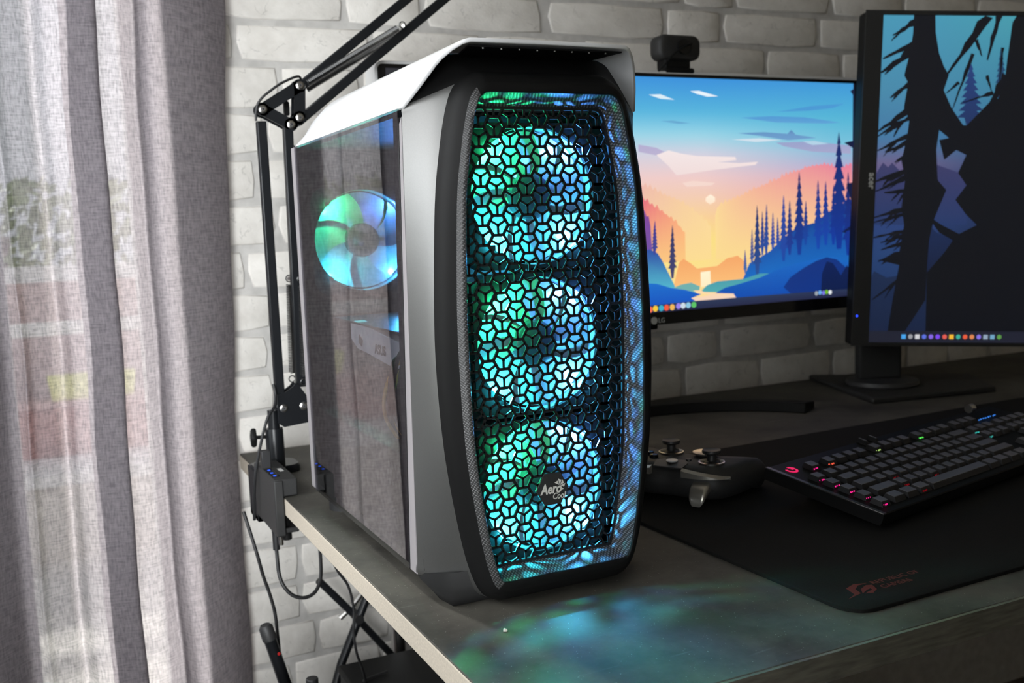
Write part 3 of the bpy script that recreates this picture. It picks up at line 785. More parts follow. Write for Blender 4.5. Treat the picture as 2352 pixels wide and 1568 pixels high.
# ------------------------------------------------------------------ inside the case
gpu = cs(MB().prism([(-.078, .520, .214), (-.078, .505, .2175), (-.078, .375, .2075), (-.078, .345, .205), (-.078, .345, .181), (-.078, .395, .181), (-.078, .470, .187), (-.078, .498, .1885), (-.078, .520, .197)], (.012, 0, 0))).build('graphics_card', mat('white_shroud', (.78, .78, .79), .35), case, bevel=.0008)
cs(MB().box((-.066, .33, .180), (.075, .535, .213))).build('heatsink', DARKGREY, gpu)
cs(MB().box((-.079, .33, .2145), (.083, .585, .2165))).build('backplate', METALBLACK, gpu)
for yy in (.40, .48): cs(MB().lathe([(.036, .0), (.038, .001), (.038, .003), (.036, .004)], (-.02, yy, .178), (0, 0, 1), 32)).build('cooling_fan', STEEL, gpu)
cs(MB().prism([(-.0785, .487, .2045), (-.0785, .476, .199), (-.0785, .480, .192), (-.0785, .490, .196)], (-.0006, 0, 0))).build('shroud_slot', PRINTDARK, gpu)
lettering('lettering', 'ASUS', .0135, PRINTDARK, gpu, (-.0785, .437 - .40, .1895), (math.pi / 2, 0, -math.pi / 2), .0003, bold=.0003, sx=1.1)
cs(MB().box((.080, .30, .155), (.085, .585, .395))).build('motherboard', PCB, case)
cs(MB().box((.045, .40, .27), (.080, .50, .345)).box((.05, .50, .365), (.080, .58, .395))).build('cooler_block', DARKGREY, case, bevel=.002)
for k in range(4): cs(MB().box((.045, .335 + k * .012, .25), (.080, .339 + k * .012, .39))).build('memory_stick', BLACK, case)
cs(MB().box((-.098, .265, .0232), (.1043, .605, .112))).build('power_supply_shroud', MATTE, case, bevel=.002)
holes = MB()
for i in range(6):
    for j in range(3):
        holes.prism([(-.0985 + 0, .305 + i * .009 + (j % 2) * .0045 + .0032 * math.cos(math.radians(60 * k)), .080 + j * .008 + .0032 * math.sin(math.radians(60 * k))) for k in range(6)], (.0004, 0, 0))
cs(holes).build('vent_pattern', mat('vent_grey', (.06, .06, .065), .5), case)
cab = [(('power_cable'), BLACK, .0021, [(-.070, .365, .196), (-.088, .352, .190), (-.094, .350, .165), (-.090, .36, .135), (-.075, .375, .112)]),
       (('power_cable'), YELLOW, .0018, [(-.068, .361, .194), (-.087, .352, .185), (-.095, .362, .160), (-.092, .372, .135), (-.078, .38, .112)]),
       (('power_cable'), BLACK, .0021, [(-.066, .366, .201), (-.086, .342, .197), (-.095, .336, .170), (-.092, .345, .14), (-.075, .36, .112)]),
       (('power_cable'), YELLOW, .0016, [(-.064, .357, .198), (-.084, .336, .190), (-.093, .345, .160), (-.088, .352, .13), (-.072, .365, .112)]),
       (('power_cable'), BLACK, .0020, [(-.062, .360, .203), (-.082, .333, .202), (-.092, .326, .175), (-.089, .335, .14), (-.07, .355, .112)])]
for n_, m_, r_, pts in cab: cs(MB().tube(curve_pts(pts, 6), r_, 7)).build(n_, m_, case)
cs(MB().box((-.085, .606, .236), (.012, .6065, .366))).build('rear_grille', MATTE, case)

# ================================================================== MONITORS
def picture(name, w, h, bgfun, items, parent, loc, m, nx=24, ny=28):
    """a flat picture: graded grid plus coloured outlines a hair in front of it; local x right, z up, facing -y"""
    vs, fs, cols = [], [], []
    for j in range(ny + 1):
        for i in range(nx + 1):
            vs.append((w * i / nx, 0, h * j / ny)); cols.append(bgfun(i / nx, j / ny))
    for j in range(ny):
        for i in range(nx):
            fs.append((j * (nx + 1) + i, j * (nx + 1) + i + 1, (j + 1) * (nx + 1) + i + 1, (j + 1) * (nx + 1) + i))
    layer = 0; rp = random.Random(11)
    def poly(pts, ct, cb_):
        nonlocal layer
        layer += 1
        pts = [(min(max(x / 1000, 0), w), min(max(z / 1000, 0), h)) for x, z in pts]
        z0 = min(p[1] for p in pts); z1 = max(p[1] for p in pts)
        P = [Vector((x, -layer * 2.0e-5, z)) for x, z in pts]
        o = len(vs); vs.extend([tuple(p) for p in P])
        for p in P:
            t = (p.z - z0) / max(z1 - z0, 1e-6); cols.append(tuple(cb_[k] + (ct[k] - cb_[k]) * t for k in range(3)))
        for t in tessellate_polygon([P]): fs.append(tuple(i + o for i in t))
    def ridge(g, key):
        """forest ridge: a strip under a crest whose colour fades along and down, with small tree tips"""
        nonlocal layer
        layer += 1
        crest = [p for p in g if p[1] > 110 or p is g[0]]
        crest = sorted(set(crest))
        L_, R_, base = {(228, 128, 152): ((247, 216, 150), (226, 122, 152), (246, 214, 142)), (236, 178, 166): ((230, 176, 174), (247, 214, 152), (247, 216, 144)), (232, 104, 112): ((222, 92, 126), (247, 180, 124), (246, 196, 126))}[key]
        x0, x1 = crest[0][0], crest[-1][0]; pts = []
        for (xa, za), (xb, zb) in zip(crest, crest[1:]):
            n_ = max(1, int((xb - xa) / 4))
            for q in range(n_): pts.append((xa + (xb - xa) * q / n_, za + (zb - za) * q / n_))
        pts.append(crest[-1]); o = len(vs)
        for q, (x, z) in enumerate(pts):
            t = (x - x0) / max(1, x1 - x0); t = t ** .7
            c = tuple(L_[i] + (R_[i] - L_[i]) * t for i in range(3))
            zz = z + (rp.uniform(1.0, 6.5) if q % 2 else -1.0)
            vs.append((x / 1000, -layer * 2.0e-5, zz / 1000)); cols.append(c)
            vs.append((x / 1000, -layer * 2.0e-5, min(z - 4, 78) / 1000)); cols.append(base)
        for q in range(len(pts) - 1):
            fs.append((o + 2 * q, o + 2 * q + 1, o + 2 * q + 3, o + 2 * q + 2))
    for it in items:
        k, g, ct, cb_ = it
        if k == 'P': poly(g, ct, cb_)
        elif k == 'X': ridge(g, ct)
        elif k == 'C':
            x, z, r = g; poly([(x + r * math.cos(a * math.pi / 5), z + r * math.sin(a * math.pi / 5)) for a in range(10)], ct, cb_)
        elif k == 'B':
            x0, z0, x1, z1, wd = g
            d = Vector((x1 - x0, z1 - z0)); nrm = Vector((-d.y, d.x)).normalized() * wd / 2
            L, R_ = [], []
            for q in range(7):
                t = q / 6; p = Vector((x0, z0)) + d * t; f_ = (1 - .8 * t)
                L.append(p + nrm * f_ * (rp.uniform(.5, 1.3) if 0 < q < 6 else 1)); R_.append(p - nrm * f_ * (rp.uniform(.5, 1.7) if 0 < q < 6 else 1))
            poly([tuple(p) for p in L] + [tuple(p) for p in reversed(R_)], ct, cb_)
        elif k == 'T':
            xt, zt, xb, zb, wd = g; L, R_ = [], []; n = 8
            for q in range(n + 1):
                t = q / n; z = zt + (zb - zt) * t * .8; x = xt + (xb - xt) * t * .8; hw_ = wd / 2 * (t ** .8)
                L.append((x - hw_ * (1 if q else .1), z - 1.2)); L.append((x - hw_ * .45 - .3, z - 1.5)); R_.append((x + hw_ * (1 if q else .1), z)); R_.append((x + hw_ * .45 + .3, z - 1.0))
            L.append((xb - max(1, wd * .12), zb)); R_.append((xb + max(1, wd * .12), zb))
            poly(L + list(reversed(R_)), ct, cb_)
    me = bpy.data.meshes.new(name); me.from_pydata(vs, [], fs); me.materials.append(m)
    at = me.color_attributes.new('picture', 'FLOAT_COLOR', 'POINT')
    for i, c in enumerate(cols): at.data[i].color = (*lin(c), 1)
    me.update()
    o = bpy.data.objects.new(name, me); C.objects.link(o); o.parent = parent; o.location = loc
    return o
def ramp(stops):
    def f(t):
        for (a, ca), (b, cb_) in zip(stops, stops[1:]):
            if a <= t <= b: return tuple(ca[k] + (cb_[k] - ca[k]) * (t - a) / (b - a) for k in range(3))
        return stops[-1][1]
    return f
LANDSCAPE=[
 ('P',[(697,277),(708,286),(719,277)],(85,135,185),(110,150,195)),
 ('P',[(603,305),(667,308),(736,307),(817,299),(781,297),(676,298)],(80,150,208),(95,160,210)),
 ('P',[(596,280),(650,282),(710,279),(763,273),(701,269),(642,276)],(100,148,195),(110,155,200)),
 ('P',[(676,315),(754,326),(826,331),(799,323),(745,318)],(75,150,208),(75,150,208)),
 ('P',[(447,298),(470,299),(504,295),(481,294)],(100,165,205),(100,165,205)),
 ('P',[(675,265),(754,267),(840,260),(840,246),(754,250),(692,259)],(150,160,200),(165,165,200)),
 ('P',[(405,262),(438,257),(470,244),(446,244),(405,251)],(175,170,205),(185,175,205)),
 ('P',[(426,338),(448,339),(474,331),(448,332)],(215,232,242),(215,232,242)),
 ('P',[(504,345),(521,346),(559,338),(537,337),(517,341)],(228,238,246),(228,238,246)),
 ('P',[(438,246),(461,253),(484,248),(515,244),(591,242),(593,237),(555,234),(599,232),(637,234),(632,229),(550,222),(475,214),(460,229)],(238,226,226),(236,216,214)),
 ('P',[(486,202),(506,205),(550,201),(542,197),(494,196)],(240,212,202),(240,212,202)),
 ('P',[(584,270),(641,272),(688,269),(633,266)],(205,220,232),(205,220,232)),
 ('P',[(732,267),(758,268),(790,263),(754,261)],(175,205,225),(175,205,225)),
 ('X',[(549,150),(557,165),(598,178),(628,189),(662,200),(709,215),(745,225),(780,229),(817,221),(842,229),(842,71),(605,72),(555,71)],(228,128,152),(245,214,140)),
 ('X',[(403,201),(425,195),(448,185),(478,175),(509,156),(540,131),(547,72),(407,79)],(236,178,166),(246,205,140)),
 ('X',[(405,186),(415,176),(428,168),(451,155),(472,140),(489,123),(504,103),(513,74),(464,60),(407,79)],(232,104,112),(246,180,120)),
 ('P',[(404,158),(413,161),(417,151),(421,152),(424,135),(426,94),(402,92)],(130,70,150),(110,80,165)),
 ('P',[(531,178),(540,183),(549,178),(549,171),(539,167),(530,172)],(252,236,216),(250,226,200)),
 ('P',[(465,39),(476,76),(485,82),(499,74),(511,65),(551,67),(572,79),(582,80),(593,82),(610,69),(613,32)],(240,164,104),(248,190,120)),
 ('P',[(518,59),(537,60),(538,35),(518,35)],(250,240,205),(252,232,190)),
 ('P',[(402,92),(411,98),(421,100),(436,93),(445,80),(456,60),(467,40),(469,31),(404,35)],(48,78,160),(84,186,205)),
 ('P',[(448,32),(479,41),(499,43),(516,36),(514,26)],(110,172,170),(110,172,170)),
 ('T',(432,145,430,91,13),(75,55,135),(60,70,150)),
 ('T',(465,137,463,52,17),(48,52,100),(70,70,110)),
 ('P',[(605,46),(617,68),(639,77),(660,86),(682,102),(708,118),(739,127),(757,130),(794,150),(817,160),(842,169),(840,2),(587,18)],(28,52,128),(26,120,208)),
 ('T',(608,92,608,52,9),(90,80,140),(60,110,170)),
 ('T',(623,125,622,65,10),(60,60,130),(50,90,160)),
 ('T',(634,164,633,44,19),(40,48,100),(40,80,150)),
 ('T',(645,154,644,80,12),(45,52,120),(40,80,160)),
 ('T',(654,165,652,80,14),(45,60,130),(40,80,160)),
 ('T',(667,151,666,86,12),(55,60,140),(40,80,170)),
 ('T',(677,143,677,89,11),(50,60,130),(40,80,170)),
 ('T',(690,179,689,68,20),(50,70,150),(30,70,160)),
 ('T',(703,170,702,78,19),(38,50,110),(30,60,150)),
 ('T',(724,217,723,77,28),(34,44,100),(25,60,150)),
 ('T',(738,169,737,93,16),(40,52,120),(25,70,160)),
 ('T',(765,203,765,85,23),(38,52,125),(25,70,170)),
 ('T',(782,201,782,91,22),(36,50,125),(25,70,170)),
 ('T',(800,195,799,91,21),(34,46,115),(22,60,160)),
 ('T',(812,284,812,83,43),(30,42,96),(22,55,150)),
 ('T',(833,216,833,71,28),(30,40,100),(22,55,150)),
 ('P',[(516,27),(530,37),(551,42),(605,43),(638,50),(664,49),(638,18)],(72,150,170),(84,172,172)),
 ('P',[(546,23),(567,31),(588,34),(638,43),(681,56),(717,63),(766,69),(798,70),(840,57),(837,1),(587,12)],(30,104,190),(16,70,168)),
 ('P',[(688,24),(703,40),(734,55),(761,65),(784,70),(807,65),(826,51),(837,36),(836,1),(707,10)],(24,52,124),(18,52,130)),
 ('P',[(770,6),(773,43),(784,63),(798,59),(816,37),(830,54),(838,43),(836,1)],(18,34,84),(16,30,70)),
 ('P',[(502,30),(518,30),(522,27),(546,23),(583,20),(588,13),(546,12),(510,12),(494,18),(538,21),(510,26)],(250,214,160),(240,208,190)),
 ('P',[(405,36),(414,37),(414,47),(433,45),(459,37),(487,32),(518,23),(498,18),(510,11),(406,8)],(30,110,200),(22,80,186)),
 ('P',[(845,366),(848,366),(844,0),(837,0),(839,53),(842,124),(826,110),(819,112),(841,115),(842,159),(829,194),(842,197),(843,256),(824,265),(843,268),(844,346),(838,352),(845,356)],(24,30,60),(20,28,70)),
 ('P',[(405,11),(510,13),(629,13),(837,12),(837,1),(629,1),(510,0),(405,0)],(44,56,86),(36,40,70)),
 ('C',(409,6,5),(150,60,220),(150,60,220)),
 ('C',(419,5,5),(240,110,80),(240,110,80)),
 ('C',(429,6,5),(245,200,60),(245,200,60)),
 ('C',(440,6,5),(60,170,200),(60,170,200)),
 ('C',(450,6,5),(240,90,60),(240,90,60)),
 ('C',(461,6,5),(235,180,90),(235,180,90)),
 ('C',(473,7,5),(150,130,235),(150,130,235)),
 ('C',(482,7,5),(200,215,225),(200,215,225)),
 ('C',(492,7,5),(140,195,220),(140,195,220)),
 ('C',(503,7,5),(90,190,100),(90,190,100)),
 ('C',(760,9,4),(150,160,170),(150,160,170)),
 ('C',(768,10,4),(110,170,230),(110,170,230)),
 ('C',(776,9,4),(120,120,220),(120,120,220)),
 ('C',(783,10,4),(110,180,40),(110,180,40)),
 ('C',(791,9,4),(225,230,235),(225,230,235))]
FOREST=[
 ('P',[(1,280),(11,297),(20,289),(26,297),(42,281),(91,297),(150,277),(155,196),(1,195)],(58,58,98),(36,54,98)),
 ('P',[(-4,108),(5,119),(26,108),(51,113),(100,130),(107,11),(0,10)],(26,42,74),(20,32,60)),
 ('T',(147,458,153,350,45),(38,62,118),(30,48,90)),
 ('T',(195,482,201,391,25),(40,80,110),(30,50,90)),
 ('P',[(88,200),(106,183),(140,171),(157,155),(122,121),(94,100)],(26,42,80),(16,26,52)),
 ('P',[(50,533),(85,532),(87,505),(94,473),(103,452),(112,438),(105,414),(119,386),(146,350),(122,334),(101,350),(98,318),(103,269),(118,253),(100,204),(94,171),(93,130),(93,71),(56,10),(31,10),(38,71),(46,129),(12,137),(45,150),(51,195),(45,224),(49,269),(41,301),(48,333),(51,366),(41,386),(46,425),(39,437),(47,477),(50,504)],(13,15,23),(12,14,22)),
 ('P',[(217,534),(231,534),(265,11),(96,11),(93,117),(120,150),(139,179),(172,196),(154,212),(134,237),(151,261),(136,281),(148,310),(137,332),(162,358),(177,382),(196,403),(204,427),(206,462),(209,498),(211,522)],(13,15,22),(11,13,21)),
 ('P',[(110,398),(133,358),(146,358),(176,390),(200,415),(178,366),(163,334),(148,310),(131,318),(112,302),(102,334),(130,340)],(13,15,23),(12,14,22)),
 ('P',[(88,212),(113,196),(156,175),(140,167),(110,183)],(13,15,23),(12,14,22)),
 ('B',(66,493,3,463,12),(13,15,23),(12,14,22)),
 ('B',(45,483,32,467,6),(13,15,23),(12,14,22)),
 ('B',(47,484,35,468,6),(13,15,23),(12,14,22)),
 ('B',(64,483,1,441,14),(13,15,23),(12,14,22)),
 ('B',(28,459,7,438,7),(13,15,23),(12,14,22)),
 ('B',(44,469,26,455,7),(13,15,23),(12,14,22)),
 ('B',(62,528,17,500,11),(13,15,23),(12,14,22)),
 ('B',(48,520,35,506,6),(13,15,23),(12,14,22)),
 ('B',(36,512,15,491,6),(13,15,23),(12,14,22)),
 ('B',(59,432,18,401,12),(13,15,23),(12,14,22)),
 ('B',(37,416,23,400,6),(13,15,23),(12,14,22)),
 ('B',(40,418,20,395,6),(13,15,23),(12,14,22)),
 ('B',(63,388,0,347,14),(13,15,23),(12,14,22)),
 ('B',(28,365,16,346,7),(13,15,23),(12,14,22)),
 ('B',(32,368,15,355,7),(13,15,23),(12,14,22)),
 ('B',(66,378,0,339,11),(13,15,23),(12,14,22)),
 ('B',(39,362,26,338,6),(13,15,23),(12,14,22)),
 ('B',(30,356,11,341,6),(13,15,23),(12,14,22)),
 ('B',(67,348,1,316,10),(13,15,23),(12,14,22)),
 ('B',(30,330,11,307,5),(13,15,23),(12,14,22)),
 ('B',(31,331,13,314,5),(13,15,23),(12,14,22)),
 ('B',(66,336,14,313,10),(13,15,23),(12,14,22)),
 ('B',(42,325,25,312,5),(13,15,23),(12,14,22)),
 ('B',(48,328,26,316,5),(13,15,23),(12,14,22)),
 ('B',(63,320,30,297,8),(13,15,23),(12,14,22)),
 ('B',(54,314,35,299,4),(13,15,23),(12,14,22)),
 ('B',(49,310,31,294,4),(13,15,23),(12,14,22)),
 ('B',(64,288,0,266,13),(13,15,23),(12,14,22)),
 ('B',(26,275,12,258,7),(13,15,23),(12,14,22)),
 ('B',(44,281,24,266,7),(13,15,23),(12,14,22)),
 ('B',(65,279,1,250,9),(13,15,23),(12,14,22)),
 ('B',(41,268,20,253,5),(13,15,23),(12,14,22)),
 ('B',(36,266,14,254,5),(13,15,23),(12,14,22)),
 ('B',(64,251,15,248,10),(13,15,23),(12,14,22)),
 ('B',(51,250,37,229,5),(13,15,23),(12,14,22)),
 ('B',(41,250,27,234,5),(13,15,23),(12,14,22)),
 ('B',(68,226,0,207,11),(13,15,23),(12,14,22)),
 ('B',(46,220,29,208,6),(13,15,23),(12,14,22)),
 ('B',(34,217,12,193,6),(13,15,23),(12,14,22)),
 ('B',(68,218,0,199,8),(13,15,23),(12,14,22)),
 ('B',(34,208,10,197,4),(13,15,23),(12,14,22)),
 ('B',(44,212,21,190,4),(13,15,23),(12,14,22)),
 ('B',(72,190,1,174,9),(13,15,23),(12,14,22)),
 ('B',(44,183,20,163,5),(13,15,23),(12,14,22)),
 ('B',(34,181,18,167,5),(13,15,23),(12,14,22)),
 ('B',(72,184,13,166,9),(13,15,23),(12,14,22)),
 ('B',(48,176,35,160,5),(13,15,23),(12,14,22)),
 ('B',(37,173,21,162,5),(13,15,23),(12,14,22)),
 ('B',(72,173,14,154,8),(13,15,23),(12,14,22)),
 ('B',(57,168,43,146,4),(13,15,23),(12,14,22)),
 ('B',(50,166,35,153,4),(13,15,23),(12,14,22)),
 ('B',(67,157,10,135,12),(13,15,23),(12,14,22)),
 ('B',(33,144,16,130,6),(13,15,23),(12,14,22)),
 ('B',(52,151,39,137,6),(13,15,23),(12,14,22)),
 ('B',(65,119,3,71,8),(13,15,23),(12,14,22)),
 ('B',(35,96,21,84,4),(13,15,23),(12,14,22)),
 ('B',(39,99,24,74,4),(13,15,23),(12,14,22)),
 ('B',(172,533,108,438,15),(13,15,23),(12,14,22)),
 ('B',(188,533,173,462,12),(13,15,23),(12,14,22)),
 ('B',(149,472,120,382,6),(13,15,23),(12,14,22)),
 ('B',(153,494,164,468,7),(13,15,23),(12,14,22)),
 ('B',(186,410,133,393,6),(13,15,23),(12,14,22)),
 ('B',(129,426,109,409,6),(13,15,23),(12,14,22)),
 ('B',(206,438,177,382,18),(13,15,23),(12,14,22)),
 ('B',(174,438,184,410,5),(13,15,23),(12,14,22)),
 ('B',(197,482,195,426,6),(13,15,23),(12,14,22)),
 ('B',(51,121,33,12,10),(13,15,23),(12,14,22))]
skyL = ramp([(0, (246, 214, 150)), (.30, (246, 222, 130)), (.40, (244, 206, 150)), (.50, (238, 200, 178)), (.58, (234, 200, 198)), (.68, (205, 205, 220)), (.76, (150, 208, 226)), (.86, (84, 176, 216)), (1, (58, 142, 214))])
skyR = ramp([(0, (240, 200, 150)), (.40, (236, 160, 150)), (.52, (220, 160, 175)), (.62, (170, 170, 205)), (.72, (120, 190, 215)), (.84, (84, 178, 210)), (1, (64, 150, 212))])
def skyfun(u, v):
    a, b = skyL(v), skyR(v); t = min(max((u - .62) / .34, 0), 1); return tuple(a[k] + (b[k] - a[k]) * t for k in range(3))
DARKTREES = [('P', [(0, 0), (0, 365), (120, 365), (95, 300), (140, 240), (110, 160), (150, 80), (130, 0)], (44, 44, 50), (20, 24, 40)), ('P', [(0, 0), (400, 0), (400, 26), (0, 26)], (38, 42, 72), (36, 40, 70))]
TASKBASE = [('P', [(380, 0), (848, 0), (848, 8), (380, 8)], (38, 42, 72), (36, 40, 70))]
SCR = screen_material(1.05)
lgm = thing('monitor', 'ultrawide landscape monitor showing a pink and blue sunset over pine forest', 'monitor', (.195, .80, .75))
MB().box((0, .006, .146), (.870, .040, .537)).build('back_shell', SILVER, lgm, bevel=.006, seg=3)
fr_ = MB(); W_, H_ = .870, .392
fr_.loft([[(.0015, .007, .1465), (W_ - .0015, .007, .1465), (W_ - .0015, .007, .5365), (.0015, .007, .5365)], [(.0015, 0, .1465), (W_ - .0015, 0, .1465), (W_ - .0015, 0, .5365), (.0015, 0, .5365)],
          [(.0124, 0, .1665), (.8598, 0, .1665), (.8598, 0, .5315), (.0124, 0, .5315)], [(.0124, .004, .1665), (.8598, .004, .1665), (.8598, .004, .5315), (.0124, .004, .5315)]])
fr_.build('bezel', GLOSSBLACK, lgm, sharp=20)
sf = MB()
fo_ = lambda e, y: (lambda P: P[19:] + P[:17])([(x + .435, y, z + .3415) for x, z in rrect(.870 + 2 * e, .391 + 2 * e, .008 + e, 5)])
sf.loft([fo_(-.0005, .040), fo_(.0035, .040), fo_(.0040, .036), fo_(.0040, .001), fo_(.0030, -.0008), fo_(-.0005, -.0008), fo_(-.0005, .040)], closed=False)
sf.build('side_frame', SILVER, lgm, sharp=50)
picture('screen', .8474, .365, skyfun, DARKTREES + LANDSCAPE[:-16] + TASKBASE + LANDSCAPE[-16:], lgm, (.0124, .0035, .1665), SCR, 40, 40)
lettering('lettering', 'LG', .0105, PRINTGREY, lgm, (.4445, -.0003, .1500), (math.pi / 2, 0, 0), .0002)
MB().lathe([(.0001, 0), (.0058, 0), (.0058, .0005), (.0001, .0005)], (.4370, 0, .1537), (0, -1, 0), 24).build('emblem', PRINTGREY, lgm)
MB().box((.4165, .010, .1385), (.4510, .020, .1468)).build('joystick_button', BLACK, lgm, bevel=.002)
MB().box((.330, .030, .010), (.395, .062, .30)).build('stand_neck', BLACK, lgm, bevel=.006)
ab = MB(); rings_ = []
for k in range(21):
    a = math.radians(149 - 118 * k / 20); c_, s_ = math.cos(a), math.sin(a); cx_, cy_ = .415, -.255
    rings_.append([(cx_ + ri * c_, cy_ + ri * s_, z) for ri, z in ((.255, 0), (.303, 0), (.303, .013), (.258, .017))])
ab.loft(rings_, cap0=True, cap1=True)
ab.build('arc_foot', BLACK, lgm, bevel=.002)
# webcam on the monitor
wc = thing('webcam', 'black webcam clipped on top of the ultrawide monitor with its cable looped over it', 'webcam', (.692, .815, 1.2865))
wb = MB(); wb.loft([[(x, yy, z) for x, z in rrect(.078 * s_, .038 * s_, .013 * s_, 5, 0, .041)] for yy, s_ in ((-.017, .86), (-.0155, .94), (-.012, 1), (.010, 1), (.014, .93))], cap0=True, cap1=True)
wb.build('camera_body', MATTE, wc)
MB().lathe([(.0001, -.001), (.009, -.001), (.0115, 0), (.0115, .003), (.0001, .003)], (0.004, -.018, .041), (0, -1, 0), 28).build('lens', GLOSSBLACK, wc)
MB().box((-.026, -.012, .008), (.022, .014, .026)).box((-.030, -.0175, .0008), (.026, .004, .010)).build('clip', BLACK, wc, bevel=.004, seg=3)
MB().tube(curve_pts([(.018, -.0205, .046), (.004, -.0235, .042), (-.016, -.0225, .030), (-.036, -.018, .010), (-.046, -.006, -.001), (-.05, .03, .004)], 6), .0019, 8).build('cable', BLACK, wc)

# portrait monitor, turned towards the chair and rolled a little
th, rho = math.radians(25), math.radians(2.6)
ux = Vector((math.cos(th), -math.sin(th), 0)); uz = Vector((0, 0, 1)); nn = Vector((math.sin(th), math.cos(th), 0))
pu = ux * math.cos(rho) - uz * math.sin(rho); pw_ = uz * math.cos(rho) + ux * math.sin(rho)
Rm = Matrix((pu, nn, pw_)).transposed()
O_ = Vector((.978, .73, .8582))
Rz_ = Matrix((ux, nn, uz)).transposed()
base_pt = O_ + pu * .167; base_pt.z = .75
acm = thing('monitor', 'dark portrait monitor standing on end, showing black pine trunks at dusk', 'monitor', tuple(base_pt), Rz_)
inv = (Matrix.Translation(base_pt) @ Rz_.to_4x4()).inverted()
LM = inv @ (Matrix.Translation(O_) @ Rm.to_4x4())
def acpart(b, name, m, **kw):
    o = b.build(name, m, acm, **kw); o.matrix_local = LM; return o
acpart(MB().box((0, .003, -.0175), (.334, .036, .526)), 'back_shell', BLACK, bevel=.004)
fr_ = MB(); X0, X1, Z0, Z1 = .0282, .3272, -.0122, .5198
fr_.loft([[(0, .004, -.0185), (.335, .004, -.0185), (.335, .004, .527), (0, .004, .527)], [(0, 0, -.0185), (.335, 0, -.0185), (.335, 0, .527), (0, 0, .527)],
          [(X0, 0, Z0), (X1, 0, Z0), (X1, 0, Z1), (X0, 0, Z1)], [(X0, .003, Z0), (X1, .003, Z0), (X1, .003, Z1), (X0, .003, Z1)]])
acpart(fr_, 'bezel', MATTE, sharp=20)
dusk = ramp([(0, (30, 38, 62)), (.05, (22, 36, 66)), (.15, (28, 50, 92)), (.28, (36, 62, 108)), (.42, (44, 62, 116)), (.50, (84, 78, 122)), (.56, (104, 96, 134)), (.63, (66, 116, 158)), (.78, (70, 134, 166)), (1, (70, 146, 176))])
duskR = ramp([(0, (20, 22, 34)), (.3, (24, 34, 58)), (.5, (34, 52, 92)), (.7, (56, 112, 146)), (1, (70, 152, 166))])
def duskfun(u, v):
    a, b = dusk(v), duskR(v); t = min(max((u - .2) / .6, 0), 1); return tuple(a[k] + (b[k] - a[k]) * t for k in range(3))
icons = []
for k, c in enumerate([(70, 160, 230), (150, 152, 158), (205, 206, 210), (90, 110, 215), (130, 100, 220), (120, 70, 230), (220, 90, 80), (235, 180, 50), (60, 170, 150), (225, 90, 60), (215, 130, 80), (130, 110, 220), (140, 160, 180), (110, 160, 190), (90, 150, 70)]):
    x = 59 + k * 11.5
    icons.append(('P', [(x - 3.8, 6), (x + 3.8, 6), (x + 3.8, 13.5), (x - 3.8, 13.5)] if k in (0, 2, 7, 12, 13) else [(x + 4 * math.cos(a * math.pi / 5), 9.8 + 4 * math.sin(a * math.pi / 5)) for a in range(10)], c, c))
task = [('P', [(0, 0), (299, 0), (299, 19), (0, 19)], (30, 32, 46), (30, 32, 46))]
sp_ = picture('screen', X1 - X0, Z1 - Z0, duskfun, FOREST + task + icons, acm, (0, 0, 0), SCR, 20, 36)
sp_.matrix_local = LM @ Matrix.Translation((X0, .0025, Z0))
lt = lettering('lettering', 'acer', .0150, PRINTGREY, acm, (0, 0, 0), (0, 0, 0), .0002, bold=.0003)
lt.matrix_local = LM @ Matrix.Translation((.0165, -.0004, .268)) @ Matrix.Rotation(math.radians(90), 4, 'Y') @ Matrix.Rotation(math.radians(90), 4, 'X')
acpart(MB().lathe([(.0001, 0), (.0017, 0), (.0014, .0009), (.0001, .001)], (.0068, 0, .032), (0, -1, 0), 16), 'power_light', emat('blue_led', (.02, .06, 1), 3.0))
def bp(x, y, z=0): return inv @ Vector((x, y, .75 + z))
pb = MB(); pts_ = [bp(1.060, .925), bp(.966, .672), bp(1.206, .632), bp(1.290, .757)]
pb.prism([p for p in pts_], (0, 0, .010)); pb.build('base_plate', MATTE, acm, bevel=.003)
c0 = bp(1.082, .765)
MB().lathe([(.0001, .010), (.060, .010), (.062, .013), (.060, .019), (.030, .022), (.0001, .022)], c0, (0, 0, 1), 40).shift((0, 0, 0)).build('swivel_disc', DARKGREY, acm)
MB().box((c0.x - .044, c0.y - .010, .02), (c0.x + .032, c0.y + .016, .42)).build('stand_column', MATTE, acm, bevel=.005)

# ================================================================== BOOM ARM
am = thing('boom_stand', 'black spring boom arm clamped to the back corner of the desk, rising out of view', 'stand', (.02, .79, .75))
ay = .775
def ap(x, z, y=ay): return (x - .02, y - .79, z - .75)
def abuild(b, name, m, parent=am, **kw): return b.build(name, m, parent, **kw)
PW = .0118
p1 = abuild(MB().bar(ap(.0294, 1.205), ap(.0302, .850), PW, PW), 'post', METALBLACK, bevel=.0012)
p2 = abuild(MB().bar(ap(.0629, 1.1985), ap(.0585, .862), PW, PW), 'post', METALBLACK, bevel=.0012)
e = 1.55
abuild(MB().bar(ap(.0852, 1.2517), ap(.0852 + .1472 * e, 1.2517 + .1146 * e), PW, PW), 'upper_bar', METALBLACK, bevel=.0012)
abuild(MB().bar(ap(.0755, 1.2040), ap(.0755 + .2062 * e, 1.2040 + .1618 * e), PW, PW), 'upper_bar', METALBLACK, bevel=.0012)
